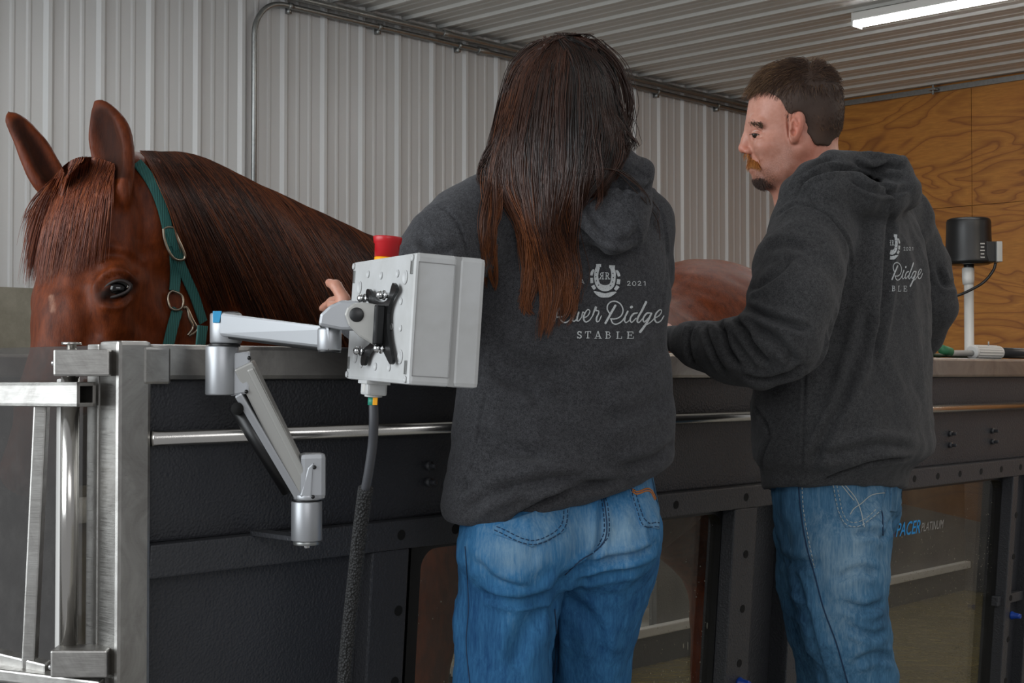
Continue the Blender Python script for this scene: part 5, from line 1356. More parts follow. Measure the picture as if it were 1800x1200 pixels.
for sd in (-1, 1):
    eg.chain([Hd(1402, 262, sd * .052), Hd(1378, 300, sd * .042), Hd(1350, 317, sd * .020)], [.020, .016, .014], .02)
    el(1346, 256, sd * .042, .022, .016, .016, .014); el(1370, 258, sd * .040, .034, .022, .032, .02); el(1362, 285, sd * .034, .022, .016, .022, .015)
    eg.chain([Hd(1322, 216, sd * .010), Hd(1327, 212, sd * .028), Hd(1338, 217, sd * .048)], [.0075, .0085, .0075], .008)
    el(1332, 236, sd * .030, .012, .014, .010, .008, 's')
    eg.ell(Hd(1333.5, 236, sd * .030), (.0130, .0135, .0120), None, .003)
    eg.ell(Hd(1325.5, 237.2, sd * .038), (.0100, .0095, .0024), None, .0008, 's')
    el(1316, 266, sd * .0105, .0095, .0060, .0060, .004)
el(1341, 314, 0, .018, .020, .014, .014); el(1337, 292, 0, .016, .026, .024, .014)
eg.chain([Hd(1320, 226), Hd(1313, 244), Hd(1306.5, 259)], [.0085, .0080, .0092], .010); el(1307, 262, 0, .0085, .0080, .0075, .004)
el(1312, 271, .0085, .0040, .0026, .0030, .002, 's'); el(1312, 271, -.0085, .0040, .0026, .0030, .002, 's')
el(1324, 288, 0, .0095, .020, .0060, .006); el(1325, 300, 0, .0085, .017, .0050, .005)
eg.cone(Hd(1322, 294.5, .012), Hd(1331, 295, .024), .0016, .0012, .002, op='s')
eg.cone(Hd(1415, 255), Hd(1438, 345), .056, .066, .025, (0, 1, 0), 1.02); eg.cone(Hd(1398, 295), Hd(1408, 350), .040, .050, .03)
# ears
for sd in (-1, 1):
    el(1400, 223, sd * .076, .0135, .008, .0295, .006, tilt=-14); el(1396, 243, sd * .073, .008, .007, .010, .006)
    el(1398, 218, sd * .087, .0082, .0090, .0205, .003, 's', tilt=-14); el(1395, 231, sd * .085, .0058, .011, .0080, .002, 's')
    eg.chain([Hd(1396, 208, sd * .080), Hd(1401, 219, sd * .0805), Hd(1402, 230, sd * .079)], [.0022, .0026, .0022], .002)
ev, eq = eg.mesh(); ev = relax(ev, eq, 1, .4)
eN = vnormals(ev, eq); ep = project(ev)
ev = folds(ev, eq, [([(1323, 231), (1330, 229), (1340, 233)], 1.6, .0012, .0008), ([(1324, 240), (1332, 242), (1340, 240)], 1.6, .0010, .0006), ([(1321, 268), (1328, 277), (1335, 286)], 3.0, .0012, .0010), ([(1384, 200), (1386, 225), (1390, 248)], 2.0, .0020, .0008)])
allv = np.vstack([nv, ev]); allq = np.vstack([nq, eq + len(nv)])
man_o = P(1480, 657, YM) * [1, 1, 0]
man = mk('person', allv, allq, SKINM, None, True, origin=man_o)
tagp(man, 'person with short brown hair and ginger moustache in dark hooded sweatshirt, seen in profile', 'person')
pa_ = project(allv); ish = np.arange(len(allv)) >= len(nv)
red = np.where(ish, blobs(pa_, [(1402, 225, 12, 28, .75), (1425, 290, 26, 30, .45), (1306, 262, 8, 10, .5), (1345, 255, 14, 10, .18), (1430, 250, 12, 16, .3)]), .1)
attr(man, 'red', np.clip(red, 0, 1))
stb = blobs(pa_, [(1370, 290, 26, 24, .38), (1345, 305, 16, 14, .5), (1338, 322, 18, 9, .9), (1355, 318, 14, 9, .6), (1388, 262, 10, 20, .3), (1330, 312, 8, 10, .5)]); attr(man, 'stub', np.where(ish, np.clip(stb, 0, .85), 0))
ms = mk('sweatshirt', mv_, mq_, FLEECE_M, man); tagp(ms, label='dark grey hooded sweatshirt')
mj = mk('jeans', kv, kq, DENIM_B, man); tagp(mj, label='faded blue jeans')
pk = project(kv)
attr(mj, 'fade', np.clip(.36 + blobs(pk, [(1500, 990, 50, 50, .28), (1440, 960, 40, 60, .18), (1520, 910, 50, 40, .2), (1480, 1060, 40, 60, .16), (1400, 1100, 24, 120, -.2), (1540, 1080, 30, 40, -.05), (1500, 1150, 40, 50, .06)]), 0, 1))
msb = bvh_of(mv_, mq_); mjb = bvh_of(kv, kq); eb = bvh_of(ev, eq)
# back print
bc = P(1490, 480, YM); cent = V3(bc[0], bc[1], 0)
SCL = .000150
u_off = -.030
def mmap(x, y):
    if x < 772: return CAM, V3(0, 0, -1.0) * -1                 # swallowed by the fold beside the shoulder blade
    return CAM, ray(1567.5 + (x - 820) * .0775, 411 + (y - 160) * .1155)
print_on('back_print', msb, mmap, ms, PRINT)
# jeans detail
pk1 = patch('back_pocket', mjb, [(1462, 850), (1550, 850), (1556, 862), (1548, 900), (1518, 926), (1486, 928), (1472, 900)], DENIM_B, mj, fade=.5)
stitches('stitching', mjb, [[(1464, 852), (1474, 900), (1489, 924), (1518, 922), (1545, 898)], [(1470, 852), (1480, 898), (1493, 918), (1516, 916), (1540, 894)]], THREAD_W, pk1, .0008, 5, 3, off=.0031)
seams('stitching', mjb, [[(1484, 852), (1502, 875), (1512, 900), (1518, 926)], [(1494, 905), (1500, 895), (1512, 886), (1530, 870), (1552, 866)], [(1478, 852), (1500, 880)]], THREAD_W, pk1, .0010, .0032)
pk2 = patch('back_pocket', mjb, [(1566, 852), (1590, 850), (1586, 880), (1574, 900), (1563, 898)], DENIM_B, mj, fade=.45)
stitches('side_stitching', mjb, [[(1410, 855), (1413, 900), (1422, 950), (1432, 998)]], THREAD_W, mj, .0009, 5, 3)
seams('seam', mjb, [[(1404, 855), (1408, 900), (1418, 960), (1432, 1010), (1448, 1070), (1470, 1130), (1490, 1200)], [(1535, 870), (1550, 900), (1552, 940)]], THREAD_N, mj, .0014)
boot(P(1552, 1600, 2.83) * [1, 1, 0], mf, man); boot(P(1462, 1560, 3.0) * [1, 1, 0], mf, man)
# --- eye, brow, hair, moustache, goatee
b = MB(); b.sphere(Hd(1333.5, 236, .030), .0121, 20, 14); b.out('eye', plain('eye_white', '#b9ada3', .15), man, True)
b = MB(); b.sphere(Hd(1328.0, 237, .0345), .0066, 14, 10); b.out('iris', plain('iris', '#2a221c', .1), man, True)
b = MB(); b.tube(smoothpath([Hd(1320, 236, .029), Hd(1324, 233.6, .037), Hd(1330, 233.2, .0425), Hd(1336, 235.5, .0435)], 14), [.0008] + [.0015] * 12 + [.0008], 8); b.out('eyelid', SKINM, man, True)
b = MB(); b.tube(smoothpath([Hd(1317, 237, .036), Hd(1322, 235.2, .041), Hd(1328, 235.0, .0445), Hd(1335, 237, .0445)], 14), .0006, 6); b.out('eyelashes', HAIRM, man, True)
for o in (bpy.data.objects[-1:] if False else []): pass
def closest(bv_, p): 
    r = bv_.find_nearest(Vector(p)); return np.array(r[0]), np.array(r[1])
g = np.random.default_rng(77)
hair_poly = np.array([(1306, 166), (1332, 172), (1349, 150), (1353, 183), (1363, 212), (1373, 216), (1384, 208), (1392, 195), (1408, 196), (1419, 212), (1426, 240), (1440, 254), (1466, 259), (1480, 240), (1490, 190), (1485, 130), (1430, 90), (1370, 95), (1300, 140)], float)
def inpoly(x, y, poly):
    c = np.zeros(len(x), bool); j = len(poly) - 1
    for i in range(len(poly)):
        m = ((poly[i, 1] > y) != (poly[j, 1] > y)) & (x < (poly[j, 0] - poly[i, 0]) * (y - poly[i, 1]) / (poly[j, 1] - poly[i, 1] + 1e-9) + poly[i, 0]); c ^= m; j = i
    return c
flat = np.column_stack([900 + FPX * ev[:, 0] / YH, 600 - FPX * (ev[:, 2] - 1.15 - YH * math.tan(PITCH)) / YH])   # straight side view of the head
eN = vnormals(ev, eq)
cand = np.nonzero(inpoly(flat[:, 0], flat[:, 1], hair_poly))[0]
# short hair shell
hs = Field(eg.lo, eg.lo + eg.h * eg.n, .0024)
def cap(x, y, rx, rw, rz, k=.012): hs.ell(Hd(x, y, 0), (rx, rw, rz), None, k)
cap(1402, 184, .087, .078, .084); cap(1427, 208, .056, .070, .062); cap(1372, 172, .056, .060, .052)
hs.cone(Hd(1416, 222), Hd(1409, 262), .0630, .0625, .012, (0, 1, 0), 1.08)
# carve away the face, ear and neck side
def carve(pts, r=.02):
    for (x0, y0), (x1, y1) in zip(pts[:-1], pts[1:]):
        hs.cone(Hd(x0, y0, -.2), Hd(x0, y0, .2), r, r, .003, op='s')
for x, y, r in ((1318, 205, .034), (1322, 245, .040), (1345, 250, .034), (1372, 247, .0285), (1388, 262, .03), (1401, 228, .0165), (1408, 252, .02), (1416, 268, .022), (1440, 290, .036), (1330, 192, .021), (1338, 175, .016), (1402, 208, .011), (1350, 222, .016)):
    hs.cone(Hd(x, y, -.2), Hd(x, y, .2), r, r, .004, op='s')
hv_, hq_ = hs.mesh(); hv_ = relax(hv_, hq_, 1, .4)
hm = mk('hair', hv_, hq_, HAIRM, man); tagp(hm, label='short brown hair, longer on top'); hp = project(hv_)
attr(hm, 'tone', np.clip(.18 + blobs(hp, [(1345, 150, 40, 20, .3), (1370, 190, 20, 30, .25), (1440, 230, 20, 30, .25)]), 0, 1))
capb = bvh_of(hv_, hq_); hN = vnormals(hv_, hq_)
up = V3(0, 0, 1); paths, rad, tone, L = [], [], [], []
outer = np.nonzero((hN * (hv_ - Hd(1405, 200))).sum(1) > .02)[0]
for i in range(13000):
    k = outer[g.integers(len(outer))]; p0 = hv_[k]; n0 = hN[k]; x, y = hp[k]; top = np.clip((175 - y) / 60, 0, 1)
    fw = np.clip((1415 - x) / 90, 0, 1)
    d_ = V3(-1, 0, 0) * (top * (.9 + .6 * fw)) + V3(0, 0, -1) * (1 - top) * 1.0 + V3(.5, 0, 0) * (1 - top) * (x > 1395) + V3(-.25, 0, 0) * (1 - top) * (x < 1395) + g.normal(size=3) * .16 + n0 * (.35 + .5 * top)
    if top > .5 and x > 1425: d_ = V3(.5, 0, .35) + g.normal(size=3) * .3 + n0 * .4
    d_ = d_ - n0 * min(0, d_ @ n0); d_ /= np.linalg.norm(d_)
    ln = (.008 + .022 * top + .010 * top * fw) * g.uniform(.7, 1.25) * (.6 if y > 225 else 1)
    t = np.linspace(0, 1, 5)[:, None]
    pth = p0 - n0 * .002 + d_ * ln * t + (V3(0, 0, -1) * .25 - n0 * .35) * ln * t ** 2
    paths.append(pth); rad.append(.00048 * (1 - .7 * t[:, 0])); tone.append(np.repeat(np.clip(g.normal(.36, .18) + .55 * top * fw + .12 * (y > 215) + 0 * t[:, 0], 0, 1), 3))
for i in range(900):                                       # front lock swept forward over the forehead
    x_, y_ = g.uniform(1318, 1372), g.uniform(134, 160); w_ = g.uniform(-.03, .052); p0, nn = closest(capb, Hd(x_, y_, w_ * (1 if x_ > 1335 else .7)))
    d_ = V3(-1, 0, -.30) + g.normal(size=3) * .10; d_ = d_ - nn * min(0, d_ @ nn); d_ /= np.linalg.norm(d_); t = np.linspace(0, 1, 5)[:, None]; l_ = .026 * g.uniform(.6, 1.15)
    paths.append(p0 - nn * .001 + d_ * l_ * t + (V3(0, 0, -.35) - nn * .1) * l_ * t ** 2); rad.append(.00045 * (1 - .7 * t[:, 0])); tone.append(np.repeat(np.clip(g.normal(.72, .18) + 0 * t[:, 0], 0, 1), 3))
# cowlick
for i in range(60):
    a_ = Hd(1425 + g.normal() * 12, 118 + abs(g.normal()) * 3, g.normal() * .02); t = np.linspace(0, 1, 5)[:, None]; d_ = V3(g.normal() * .25 + .25, g.normal() * .2, 1); paths.append(a_ + d_ * .026 * g.uniform(.5, 1) * t + V3(.006, 0, 0) * t ** 2); rad.append(.0003 * (1 - .7 * t[:, 0])); tone.append(np.repeat(.8 + 0 * t[:, 0], 3))
strands(L, paths, np.array(rad)); strand_obj('hair_strands', L, HAIRM, hm, tone)
def tuft(name, mat, root_pts, n, dirf, ln, spread, r=.0005, label=None, tn=(.3, .2)):
    paths, rad, tone, L = [], [], [], []
    for i in range(n):
        x, y, w = root_pts(g); p, nn = closest(eb, Hd(x, y, w)); d_ = dirf(x, y, w) + g.normal(size=3) * spread + nn * .35; d_ /= np.linalg.norm(d_); l_ = ln * g.uniform(.6, 1.2); t = np.linspace(0, 1, 6)[:, None]
        paths.append(p - nn * .001 + d_ * l_ * t + (V3(0, 0, -1) * .5 - nn * .25) * l_ * t ** 2); rad.append(r * (1 - .7 * t[:, 0])); tone.append(np.repeat(np.clip(g.normal(*tn) + .3 * t[:, 0], 0, 1), 3))
    strands(L, paths, np.array(rad)); return strand_obj(name, L, mat, man, tone, label=label)
def rm(g):
    w = g.uniform(-.032, .034); a_ = abs(w) / .034; return 1312 + 17 * a_ ** 1.3 + g.normal() * 1.5, 277 + 9 * a_ ** 2 + g.uniform(-3, 5), w
tuft('moustache', MOUST, rm, 1500, lambda x, y, w: V3(-.22 + 6 * abs(w), -np.sign(w) * .9 * (abs(w) > .006), -.85), .0118, .26, .0005, 'bushy ginger moustache', (.5, .22))
def rg(g): w = g.uniform(-.028, .03); a_ = abs(w) / .03; return 1328 + 24 * a_ ** 1.5 * g.random() + g.uniform(0, 14), 311 + g.uniform(0, 15), w
tuft('goatee', GOAT, rg, 1700, lambda x, y, w: V3(-.25, -np.sign(w) * .2, -1), .0055, .35, .00042, 'short dark goatee', (.35, .2))
def rb(g):
    x = g.uniform(1311, 1336); p, nn = hit(eb, CAM, ray(x, 213.5 + (x - 1311) * .22 + g.normal() * 2.0))
    if p is None: p = Hd(1322, 215, .03)
    f_ = project(p[None])[0]; return f_[0], f_[1], YH - p[1]
tuft('eyebrow', HAIRM, rb, 600, lambda x, y, w: V3(.6, -.8, .05), .008, .2, .0006, None, (.3, .2))
# ------------------------------------------------------------------ control box, arm, cable and the things on the far side
UZ = V3(0, 0, 1)
# corners of the enclosure (near vertical edge, far edge of the back face, right edge)
NB, NTp = P(716, 676, 1.75), P(733, 443, 1.75)
FB, FT = P(605, 682, 1.99), P(620, 476, 1.99)
RB, RTp = P(848, 686, 1.78), P(858, 457, 1.78)
ez = ((NTp - NB) + (FT - FB) + (RTp - RB)) / 3; HZ = np.linalg.norm(ez); ez /= HZ
eu = (FB + FT) / 2 - (NB + NTp) / 2; eu -= ez * (eu @ ez); LU = np.linalg.norm(eu); eu /= LU
ew = (RB + RTp) / 2 - (NB + NTp) / 2; ew -= ez * (ew @ ez); ew -= eu * (ew @ eu); LW = np.linalg.norm(ew); ew /= LW
cN = (NB + NTp) / 2
def X(u, w, z): return cN + eu * u + ew * w + ez * z        # u 0..LU along the back face, w 0..LW depth, z -HZ/2..HZ/2
cb = empty('control_box', X(LU / 2, LW / 2, -HZ / 2), 'light grey plastic control box held up on the jointed arm', 'control box')
hz = HZ / 2
wl = LW * .60
b = MB(); b.obox(X(LU / 2, wl / 2, 0), eu * LU / 2, ew * (wl / 2 - .0002), ez * hz, .005); b.out('body', ABS, cb)
b = MB(); b.obox(X(LU / 2, (wl + LW) / 2, 0), eu * LU / 2, ew * ((LW - wl) / 2 - .0002), ez * hz, .006); b.out('lid', ABS, cb)
b = MB(); b.obox(X(LU / 2, wl, 0), eu * (LU / 2 - .0007), ew * .0045, ez * (hz - .0007), .0004); b.out('lid_gasket', plain('gasket_grey', '#9a9a99', .6), cb)
# recessed field on the side face
b = MB()
for a0, a1 in (((wl * .07, hz * .86), (wl * .93, hz * .86)), ((wl * .93, hz * .86), (wl * .93, -hz * .86)), ((wl * .93, -hz * .86), (wl * .07, -hz * .86)), ((wl * .07, -hz * .86), (wl * .07, hz * .86))):
    b.tube([X(-.0002, a0[0], a0[1]), X(-.0002, a1[0], a1[1])], .0006, 6)
b.out('side_panel_groove', plain('groove_grey', '#8b8b8a', .6), cb)
# back face (w = 0, looks to -ew): bosses, screws, catches
for u, z, r in ((.035, .052, .009), (.035, -.048, .009), (LU - .04, .045, .009), (LU - .04, -.050, .009), (.065, .058, .005), (LU * .5, .058, .005), (LU - .075, .062, .005), (.045, .022, .0045), (.075, -.01, .0045), (.04, -.012, .004), (LU * .5, -.062, .005), (.075, -.062, .005), (LU - .07, -.06, .005)):
    b = MB(); b.lathe(X(u, -.0002, z), -ew, [(0, r), (.0008, r), (.0012, r * .86), (.0004, r * .8)], 20); b.out('boss', ABS, cb, True)
for u, z in ((.012, hz * .78), (.012, -hz * .74), (LU - .012, hz * .74), (LU - .012, -hz * .72)):
    b = MB(); b.obox(X(u, -.0004, z), eu * .0035, ew * .0009, ez * .0085, .0004); b.out('catch', GALV, cb)
for u, z in ((.011, hz * .92), (.011, -hz * .92), (LU - .008, hz * .92), (LU - .008, -hz * .92)):
    b = MB(); b.lathe(X(u, -.0002, z), -ew, [(0, .0045), (.0015, .0042), (.0015, .002), (.0006, .0018)], 14); b.out('corner_screw', ABS, cb, True)
# emergency stop on top
es = X(LU * .74, LW * .28, hz - .005)
b = MB(); b.lathe(es, ez, [(0, .0165), (.010, .0165), (.0105, .015)], 28); b.out('yellow_collar', YEL, cb, True, label='yellow collar')
b = MB(); b.lathe(es, ez, [(.0105, .0150), (.0108, .0165), (.028, .0172), (.030, .0188), (.037, .0200), (.0385, .0196), (.039, .018), (.037, .014), (.0368, .001)], 32); b.out('stop_button', RED, cb, True, label='red mushroom stop button')
# gland below
gl_ = X(LU * .68, LW * .16, -hz)
b = MB(); b.obox(gl_ - ez * .009, eu * .016, ew * .014, ez * .010, .003); b.obox(gl_ - ez * .0015, eu * .019, ew * .017, ez * .0025, .001); b.lathe(gl_ - ez * .018, -ez, [(0, .012), (.003, .012), (.004, .008)], 20); b.out('cable_gland', ABS, cb)
b = MB(); b.obox(gl_ - ez * .009 - ew * .0143 , eu * .006, ew * .0003, ez * .006); b.out('gland_label', WHITEP, cb)
gpx = project(gl_[None] - ez * .022)[0]
# cable
ctl = [gl_ - ez * .020]; Yc = gl_[1]
cpts = smoothpath([ctl[0]] + [P(x, y, Yc + d) for x, y, d in ((657, 740, 0), (655, 780, .01), (648, 830, .02), (642, 862, .03))], 30)
ce = empty('power_cable', P(607, 1300, Yc + .1), 'dark grey cable hanging from the control box into a black braided sleeve', 'cable')
b = MB(); b.tube(cpts, .0065, 16); b.out('jacket', CORD, ce, True)
b = MB(); b.tube([ctl[0] - ez * .002, ctl[0] - ez * .0125], .0069, 16); b.out('green_tape', GREENC, ce, True, label='green and yellow tape ring')
b = MB(); b.obox(ctl[0] - ez * .007 + V3(.0035, -.0052, 0), V3(.0032, 0, 0), V3(0, .0028, 0), ez * .0052, .0006); b.out('yellow_tape', YEL, ce)
b = MB(); sl = smoothpath([cpts[-2], P(632, 940, Yc + .06), P(622, 1030, Yc + .09), P(612, 1120, Yc + .11), P(605, 1210, Yc + .12), P(600, 1400, Yc + .16), P(598, 1500, Yc + .18)], 60); b.tube(sl, .0105, 18); b.out('braided_sleeve', MESHS, ce, True)

# ---- articulated arm
ar = empty('articulated_arm', P(538, 960, 2.09), 'silver jointed support arm bolted to the dark tank, holding the control box', 'support arm')
def vcyl(name, x, y0, y1, Y, r, mat, bev=.002, label=None, n=36):
    b = MB(); a_ = P(x, y1, Y); c_ = P(x, y0, Y); c_[0] = a_[0]; c_[1] = a_[1]; b.cyl(a_, c_, r, n, bev); return tagp(b.out(name, mat, ar, True), label=label)
m_ = 2500
YA = 2.09
# bracket
t_, z_ = tz(470, 940, .022); b = MB(); zb = P(540, 948, YA)[2]
p1, p2 = Q(t_ - .01, .02, zb, True), P(548, 948, YA)
sd = np.cross(p2 - p1, UZ); sd /= np.linalg.norm(sd)
b.obox((p1 + p2) / 2, (p2 - p1) / 2 * 1.1, sd * .016, UZ * .0035, .001); b.out('mounting_bracket', COAT2, ar)
vcyl('base_socket', 539, 880, 950, YA, .0225, ALU)
vcyl('base_ring', 539, 876.5, 880.5, YA, .0215, BLACKP, .0005)
vcyl('base_collar', 543, 868, 877, YA, .0225, ALU, .001)
vcyl('base_nut', 539, 950, 957, YA, .0195, GALV, .001); vcyl('base_bolt', 539, 956, 963, YA, .006, CHROME, .001, n=6)
# lower knuckle block
b = MB(); b.obox(P(549, 836, YA), V3(.0185, .004, 0), V3(-.004, .0195, 0), V3(0, 0, .0335), .007); b.out('lower_knuckle', ALU, ar)
b = MB(); b.hexa([P(527, 872, YA - .022), P(547, 876, YA - .022), P(547, 876, YA - .016), P(527, 872, YA - .016), P(541, 822, YA - .022), P(551, 812, YA - .022), P(551, 812, YA - .016), P(541, 822, YA - .016)], .002); b.out('knuckle_plate', ALU, ar)
for x, y in ((553, 821), (550, 873)):
    b = MB(); b.cyl(P(x, y, YA - .0225), P(x, y, YA - .018), .0028, 14); b.out('knuckle_screw', BLACKP, ar, True)
# sloping link, from lower knuckle to the shoulder
YS = 2.06
def link(x0, y0, Y0, x1, y1, Y1, wpx, mat, name, dep=.016, off=0.0, bev=.003):
    a_, c_ = P(x0, y0, Y0), P(x1, y1, Y1); d_ = (c_ - a_) / np.linalg.norm(c_ - a_); n_ = V3(0, 1, 0); s_ = np.cross(d_, n_); s_ /= np.linalg.norm(s_); n_ = np.cross(s_, d_)
    b = MB(); b.obox((a_ + c_) / 2 + n_ * off, (c_ - a_) / 2, s_ * wpx * Y0 / 2500 / 2, n_ * dep, bev); return b.out(name, mat, ar)
link(541, 868, YA, 429, 640, YS, 34, ALU2, 'lower_link', .0155)
link(548, 858, YA, 441, 645, YS, 12, ALU2, 'link_rib', .0175, 0)
link(527, 872, YA, 420, 690, YS, 14, ALU, 'link_flange', .0165)
b = MB(); b.tube([P(414, 712, YS), P(509, 862, YA)], .0150, 24, flat=.8); b.out('spring_cover', BLACKP, ar, True, label='black spring cover')
b = MB(); b.cyl(P(417, 718, YS - .010), P(417, 718, YS - .0165), .009, 20); b.out('slot_end', HOLE, ar, True)
# shoulder
vcyl('shoulder_barrel', 390, 608, 694, YS, .0237, ALU, .002)
b = MB(); b.hexa([P(405, 697, YS - .012), P(438, 692, YS - .012), P(438, 692, YS + .016), P(405, 697, YS + .016), P(405, 620, YS - .012), P(441, 617, YS - .012), P(441, 617, YS + .016), P(405, 620, YS + .016)], .004); b.out('shoulder_block', ALU, ar)
for x, y in ((438, 629), (433, 688)):
    b = MB(); b.cyl(P(x, y, YS - .0135), P(x, y, YS - .010), .0028, 14); b.out('knuckle_screw', BLACKP, ar, True)
vcyl('shoulder_gap', 395, 604, 609, YS, .0225, BLACKP, .0005)
vcyl('upper_hub', 397, 550, 604, YS, .0228, ALU, .003)
# upper arm: box tapering to the right
YE = 1.89
def ubox(name, x0, x1, t0, b0, t1, b1, Y0, Y1, th, mat, bev=.004):
    c_ = [P(x0, b0, Y0 - th), P(x1, b1, Y1 - th * .75), P(x1, b1, Y1 - th) + V3(0, 1.75 * th, 0), P(x0, b0, Y0 - th) + V3(0, 2 * th, 0), P(x0, t0, Y0 - th), P(x1, t1, Y1 - th), P(x1, t1, Y1 - th) + V3(0, 2 * th, 0), P(x0, t0, Y0 - th) + V3(0, 2 * th, 0)]
    b = MB(); b.hexa(c_, bev); return b.out(name, mat, ar)
ubox('upper_arm', 384, 578, 549, 590, 574, 613, YS, YE, .020, ALU)
ubox('arm_underside', 398, 578, 590, 595, 612, 619, YS, YE, .0185, BLACKP, .002)
vcyl('elbow_end', 579, 576, 617, YE, .0160, ALU, .003)
vcyl('elbow_pad', 579, 613, 620, YE, .0152, BLACKP, .001)
b = MB(); b.hexa([P(374, 567, YS - .0235), P(386, 567, YS - .0245), P(386, 567, YS - .020), P(374, 567, YS - .018), P(374, 546.5, YS - .0235), P(390, 546.5, YS - .0245), P(390, 546.5, YS + .0), P(374, 546.5, YS - .0)], .001); b.out('blue_tape', TAPE_B, ar)
b = MB(); b.lathe(P(404, 550, YS), UZ, [(-.001, .014), (.0012, .014), (.0018, .012)], 28); b.out('hub_cap', BLACKP, ar, True)
# tilt head
vcyl('wrist_disc', 583, 571, 576, YE, .0160, BLACKP, .0005)
YT = 1.868
pt = [(559, 572), (562, 552), (578, 537), (600, 527), (628, 528), (640, 540), (640, 580), (600, 580)]
b = MB(); b.prism([P(x, y, YT - .010) for x, y in pt], V3(0, .030, 0), .004); b.out('wrist_block', ALU, ar)
pt = [(605, 552), (609, 541), (620, 533), (640, 531), (670, 536), (663, 608), (658, 607), (632, 592), (612, 572)]
b = MB(); b.prism([P(x, y, YT - .018) for x, y in pt], V3(0, .032, 0), .003); b.out('tilt_fork', ALU2, ar)
b = MB(); b.lathe(P(627, 553, YT - .0178), V3(0, -1, 0), [(0, .0095), (.0015, .0095), (.002, .0088)], 28); b.out('pivot_cap', BLACKP, ar, True)
# VESA plate: X-shaped, parallel to the box back face, just off it
def V_(u, z, w=-.007): return X(u, w, z)
pc = project(np.array([V_(LU * k, 0) for k in (0, 1)]))
def at_face(px, py, w=-.008):
    """point of the plane parallel to the back face hit by a photo ray"""
    r = ray(px, py); n_ = ew; d_ = ((X(0, w, 0) - CAM) @ n_) / (r @ n_); return CAM + r * d_
vp = smoothpath([(694, 500), (696, 510), (688, 525), (681, 545), (680, 570), (682, 595), (687, 620), (690, 634), (685, 640), (677, 625), (668, 610), (655, 612), (645, 625), (640, 641), (634, 640), (635, 625), (640, 612), (652, 600), (656, 570), (656, 550), (648, 532), (643, 517), (645, 508), (650, 510), (657, 525), (670, 531), (681, 525), (687, 505), (690, 497), (694, 500)], 90)[:-1]
b = MB(); pl_ = [at_face(x, y, -.009) for x, y in vp]
bm = bmesh.new(); vs_ = [bm.verts.new([float(c) for c in p]) for p in pl_]; f_ = bm.faces.new(vs_); r_ = bmesh.ops.extrude_face_region(bm, geom=[f_]); bmesh.ops.translate(bm, verts=[e for e in r_['geom'] if isinstance(e, bmesh.types.BMVert)], vec=[float(c) for c in ew * .004]); bmesh.ops.recalc_face_normals(bm, faces=bm.faces)
b.bm(bm); b.out('mounting_plate', BLACKM, ar)
b = MB(); p_, q_ = at_face(668, 536, -.016), at_face(664, 606, -.016); b.obox((p_ + q_) / 2, (q_ - p_) / 2, eu * .006, ew * .006, .002); b.out('plate_spine', BLACKM, ar)
for x, y in ((642, 525), (676, 519), (635, 617), (671, 613)):
    p_ = at_face(x + 3, y, -.008); b = MB(); b.cyl(p_ + ew * .008, p_ - ew * .006, .0042, 6); b.sphere(p_ - ew * .008, .0056, 16, 10); b.cyl(p_ - ew * .002, p_ - ew * .004, .0065, 18); b.out('plate_bolt', CHROME, ar, True)

# ---- blower on a white pipe beyond the tank
YP = 6.6; s_ = YP / 2500
pu = empty('pipe_blower', P(1703, 657, YP) * [1, 1, 0], 'black cylindrical blower on top of a white plastic pipe by the plywood wall', 'blower')
base = P(1703, 463, YP)
b = MB(); b.lathe(base, UZ, [(0, 40 * s_), (.004, 41.5 * s_), (.012, 41.5 * s_), (.03, 40 * s_), (60 * s_, 38 * s_), (72 * s_, 38 * s_), (77 * s_, 36.5 * s_), (79 * s_, 33 * s_)], 48); b.out('drum', BLACKP, pu, True, label='black drum housing')
b = MB(); b.lathe(base, UZ, [(-.006, 34 * s_), (.002, 40 * s_)], 40); b.lathe(base, UZ, [(-10 * s_, 8.5 * s_), (0, 9 * s_)], 24); b.out('drum_base', BLACKM, pu, True)
b = MB(); b.obox(P(1742, 443, YP - .06), V3(.030, 0, 0), V3(0, .03, 0), V3(0, 0, .047), .004); b.out('junction_box', BLACKP, pu)
b = MB(); b.obox(P(1753, 443, YP - .07), V3(.013, 0, 0), V3(0, .035, 0), V3(0, 0, .047), .004); b.out('junction_cover', ALU2, pu)
b = MB(); 
for k in range(5): b.obox(P(1727, 428 + 6 * k, YP - .105), V3(.010 - .002 * (k % 2), 0, 0), V3(0, .0008, 0), V3(0, 0, .003))
b.out('rating_plate', ALU2, pu)
b = MB(); b.lathe(P(1702, 500, YP), UZ, [(0, 9.5 * s_), (10 * s_, 10.5 * s_), (28 * s_, 10.5 * s_), (30 * s_, 9 * s_)], 28); b.out('pipe_coupling', WHITEP, pu, True)
b = MB(); a_ = P(1703, 500, YP); b.cyl(a_ * [1, 1, 0] + V3(0, 0, .0), a_, 8.3 * s_, 28); b.out('pipe', WHITEP, pu, True, label='white plastic pipe')
b = MB(); b.tube(smoothpath([P(1750, 462, YP - .07), P(1746, 475, YP - .07), P(1730, 495, YP - .07), P(1705, 510, YP - .07), P(1680, 520, YP - .06), P(1650, 524, YP - .05), P(1600, 560, YP), P(1600, 700, YP)], 40), .0065, 10); b.out('power_lead', BLACKP, pu, True)
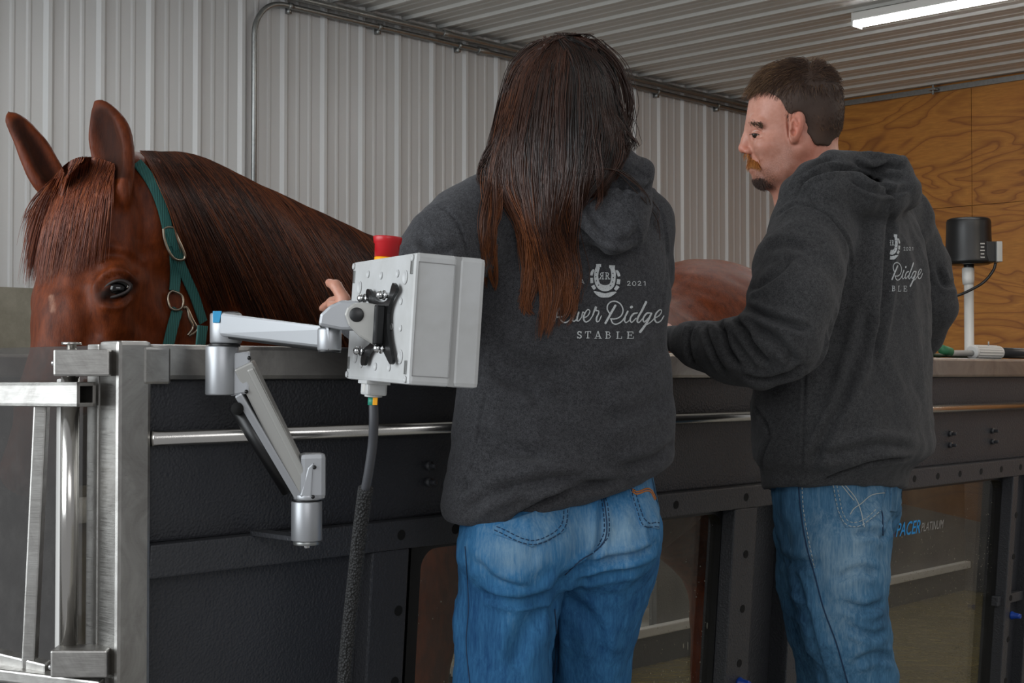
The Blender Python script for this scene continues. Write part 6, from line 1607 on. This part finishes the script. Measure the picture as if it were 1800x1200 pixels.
# ---- spray wand lying on the tank rim
tw, _ = tz(1700, 620, -.03, False)
zt_ = ZT
def RP(px, s, dz=0.0):
    t, _ = tz(px, 620, s, False); return Q(t, s, ZT + dz)
wa = empty('spray_wand', RP(1750, -.03), 'hose wand with white knurled coupling and black grip resting on the tank rim', 'spray wand')
A0, A1, A2, A3, A4 = RP(1668, -.055, .014), RP(1708, -.035, .012), RP(1708, -.035, .018), RP(1756, -.03, .018), RP(1870, -.03, .016)
b = MB(); b.tube([RP(1660, -.06, .02), A0, A1 + V3(0, 0, .003)], .0085, 14); b.out('wand_tube', ALU2, wa, True)
b = MB(); b.tube([RP(1655, -.062, .025), RP(1671, -.054, .017)], .0125, 14); b.out('green_wrap', plain('green_tape', '#2c6b45', .6), wa, True, label='green wrapped end')
ax_ = (A3 - A2); Lc = np.linalg.norm(ax_)
b = MB(); b.lathe(A2, ax_, [(0, .015), (.003, .019), (Lc - .003, .019), (Lc, .016)], 24)
for k in range(16):
    th = k * math.pi / 8; x_ = np.cross(ax_ / Lc, UZ); y_ = np.cross(x_, ax_ / Lc); c_ = A2 + ax_ / 2 + (x_ * math.cos(th) + y_ * math.sin(th)) * .019; b.tube([c_ - ax_ * .42, c_ + ax_ * .42], .0018, 5)
b.out('coupling', WHITEP, wa, False, label='white ribbed coupling')
b = MB(); b.tube([A3, A4], .0155, 20); b.out('grip', BLACKP, wa, True, label='black grip')
b = MB(); c_ = RP(1738, -.03, .037); b.cyl(c_, c_ + V3(0, 0, .012), .002, 8); b.out('pin', ALU2, wa, True)
hg_ = smoothpath([RP(1668, -.055, .012), RP(1690, -.075, .006), RP(1712, -.08, .006), RP(1690, -.10, .006), RP(1650, -.10, .008), RP(1600, -.2, -.02), Q(3.2, -.6, .8)], 40)
b = MB(); b.tube(hg_, .006, 10); tagp(b.out('garden_hose', plain('green_hose', '#33402a', .5), None, True), label='thin dark green hose lying on the tank rim', cat='hose')
# ---- dark knobs on the far rail behind the horse's rump
for i, (px, py, r, dd) in enumerate(((1262, 474, .030, 0), (1309, 500, .026, 0))):
    tk, _z = tz(px, 600, -1.134, False); bk = Q(tk, -1.134, ZT); Yk = bk[1]; k_ = P(px, py, Yk); b = MB(); b.sphere(k_, (r, r, r * .9), 20, 12); b.cyl(k_ * [1, 1, 0] + V3(0, 0, ZT), k_, .012, 12)
    b.out('rope_post', BLACKP, None, True, label=('round black knob on a short post showing just above the horse\'s rump', 'second black knob on a post, lower and right of the first, beside the man')[i], cat='post')
# ---- utility cart and wall pipe seen through the windows
uc = empty('utility_cart', V3(.66, 5.7, 0), 'red and white supply cart standing beyond the tank, seen through the first window', 'cart')
b = MB()
for x in (-.3, .3):
    for y in (-.2, .2): b.abox((0.66 + x - .015, 5.7 + y - .015, 0.04), (0.66 + x + .015, 5.7 + y + .015, .8), .003)
b.out('cart_frame', ALU2, uc)
for z in (.15, .48, .78):
    b = MB(); b.abox((.33, 5.48, z), (.99, 5.92, z + .03), .006); b.out('shelf', WHITEP, uc)
b = MB(); b.abox((.41, 5.55, .512), (.63, 5.8, .64), .01); tagp(b.out('tool_box', RED), label='red tool box on the middle shelf of the supply cart', cat='box')
for x, r, h in ((.73, .05, .2), (.88, .055, .24)):
    b = MB(); b.lathe((x, 5.65, .512), UZ, [(0, r), (h * .8, r), (h * .88, r * .5), (h, r * .5)], 24); tagp(b.out('bottle', WHITEP, None, True), label='white bottle on the middle shelf of the cart, ' + ('nearer the red box' if r == .05 else 'taller and farther from the red box'), cat='bottle')
b = MB(); b.tube([W(-1.5, .10, .62), W(TR - .3, .10, .62)], .05, 18); tagp(b.out('wall_pipe', WHITEP, None, True), label='thick white pipe running low along the concrete wall', cat='pipe')
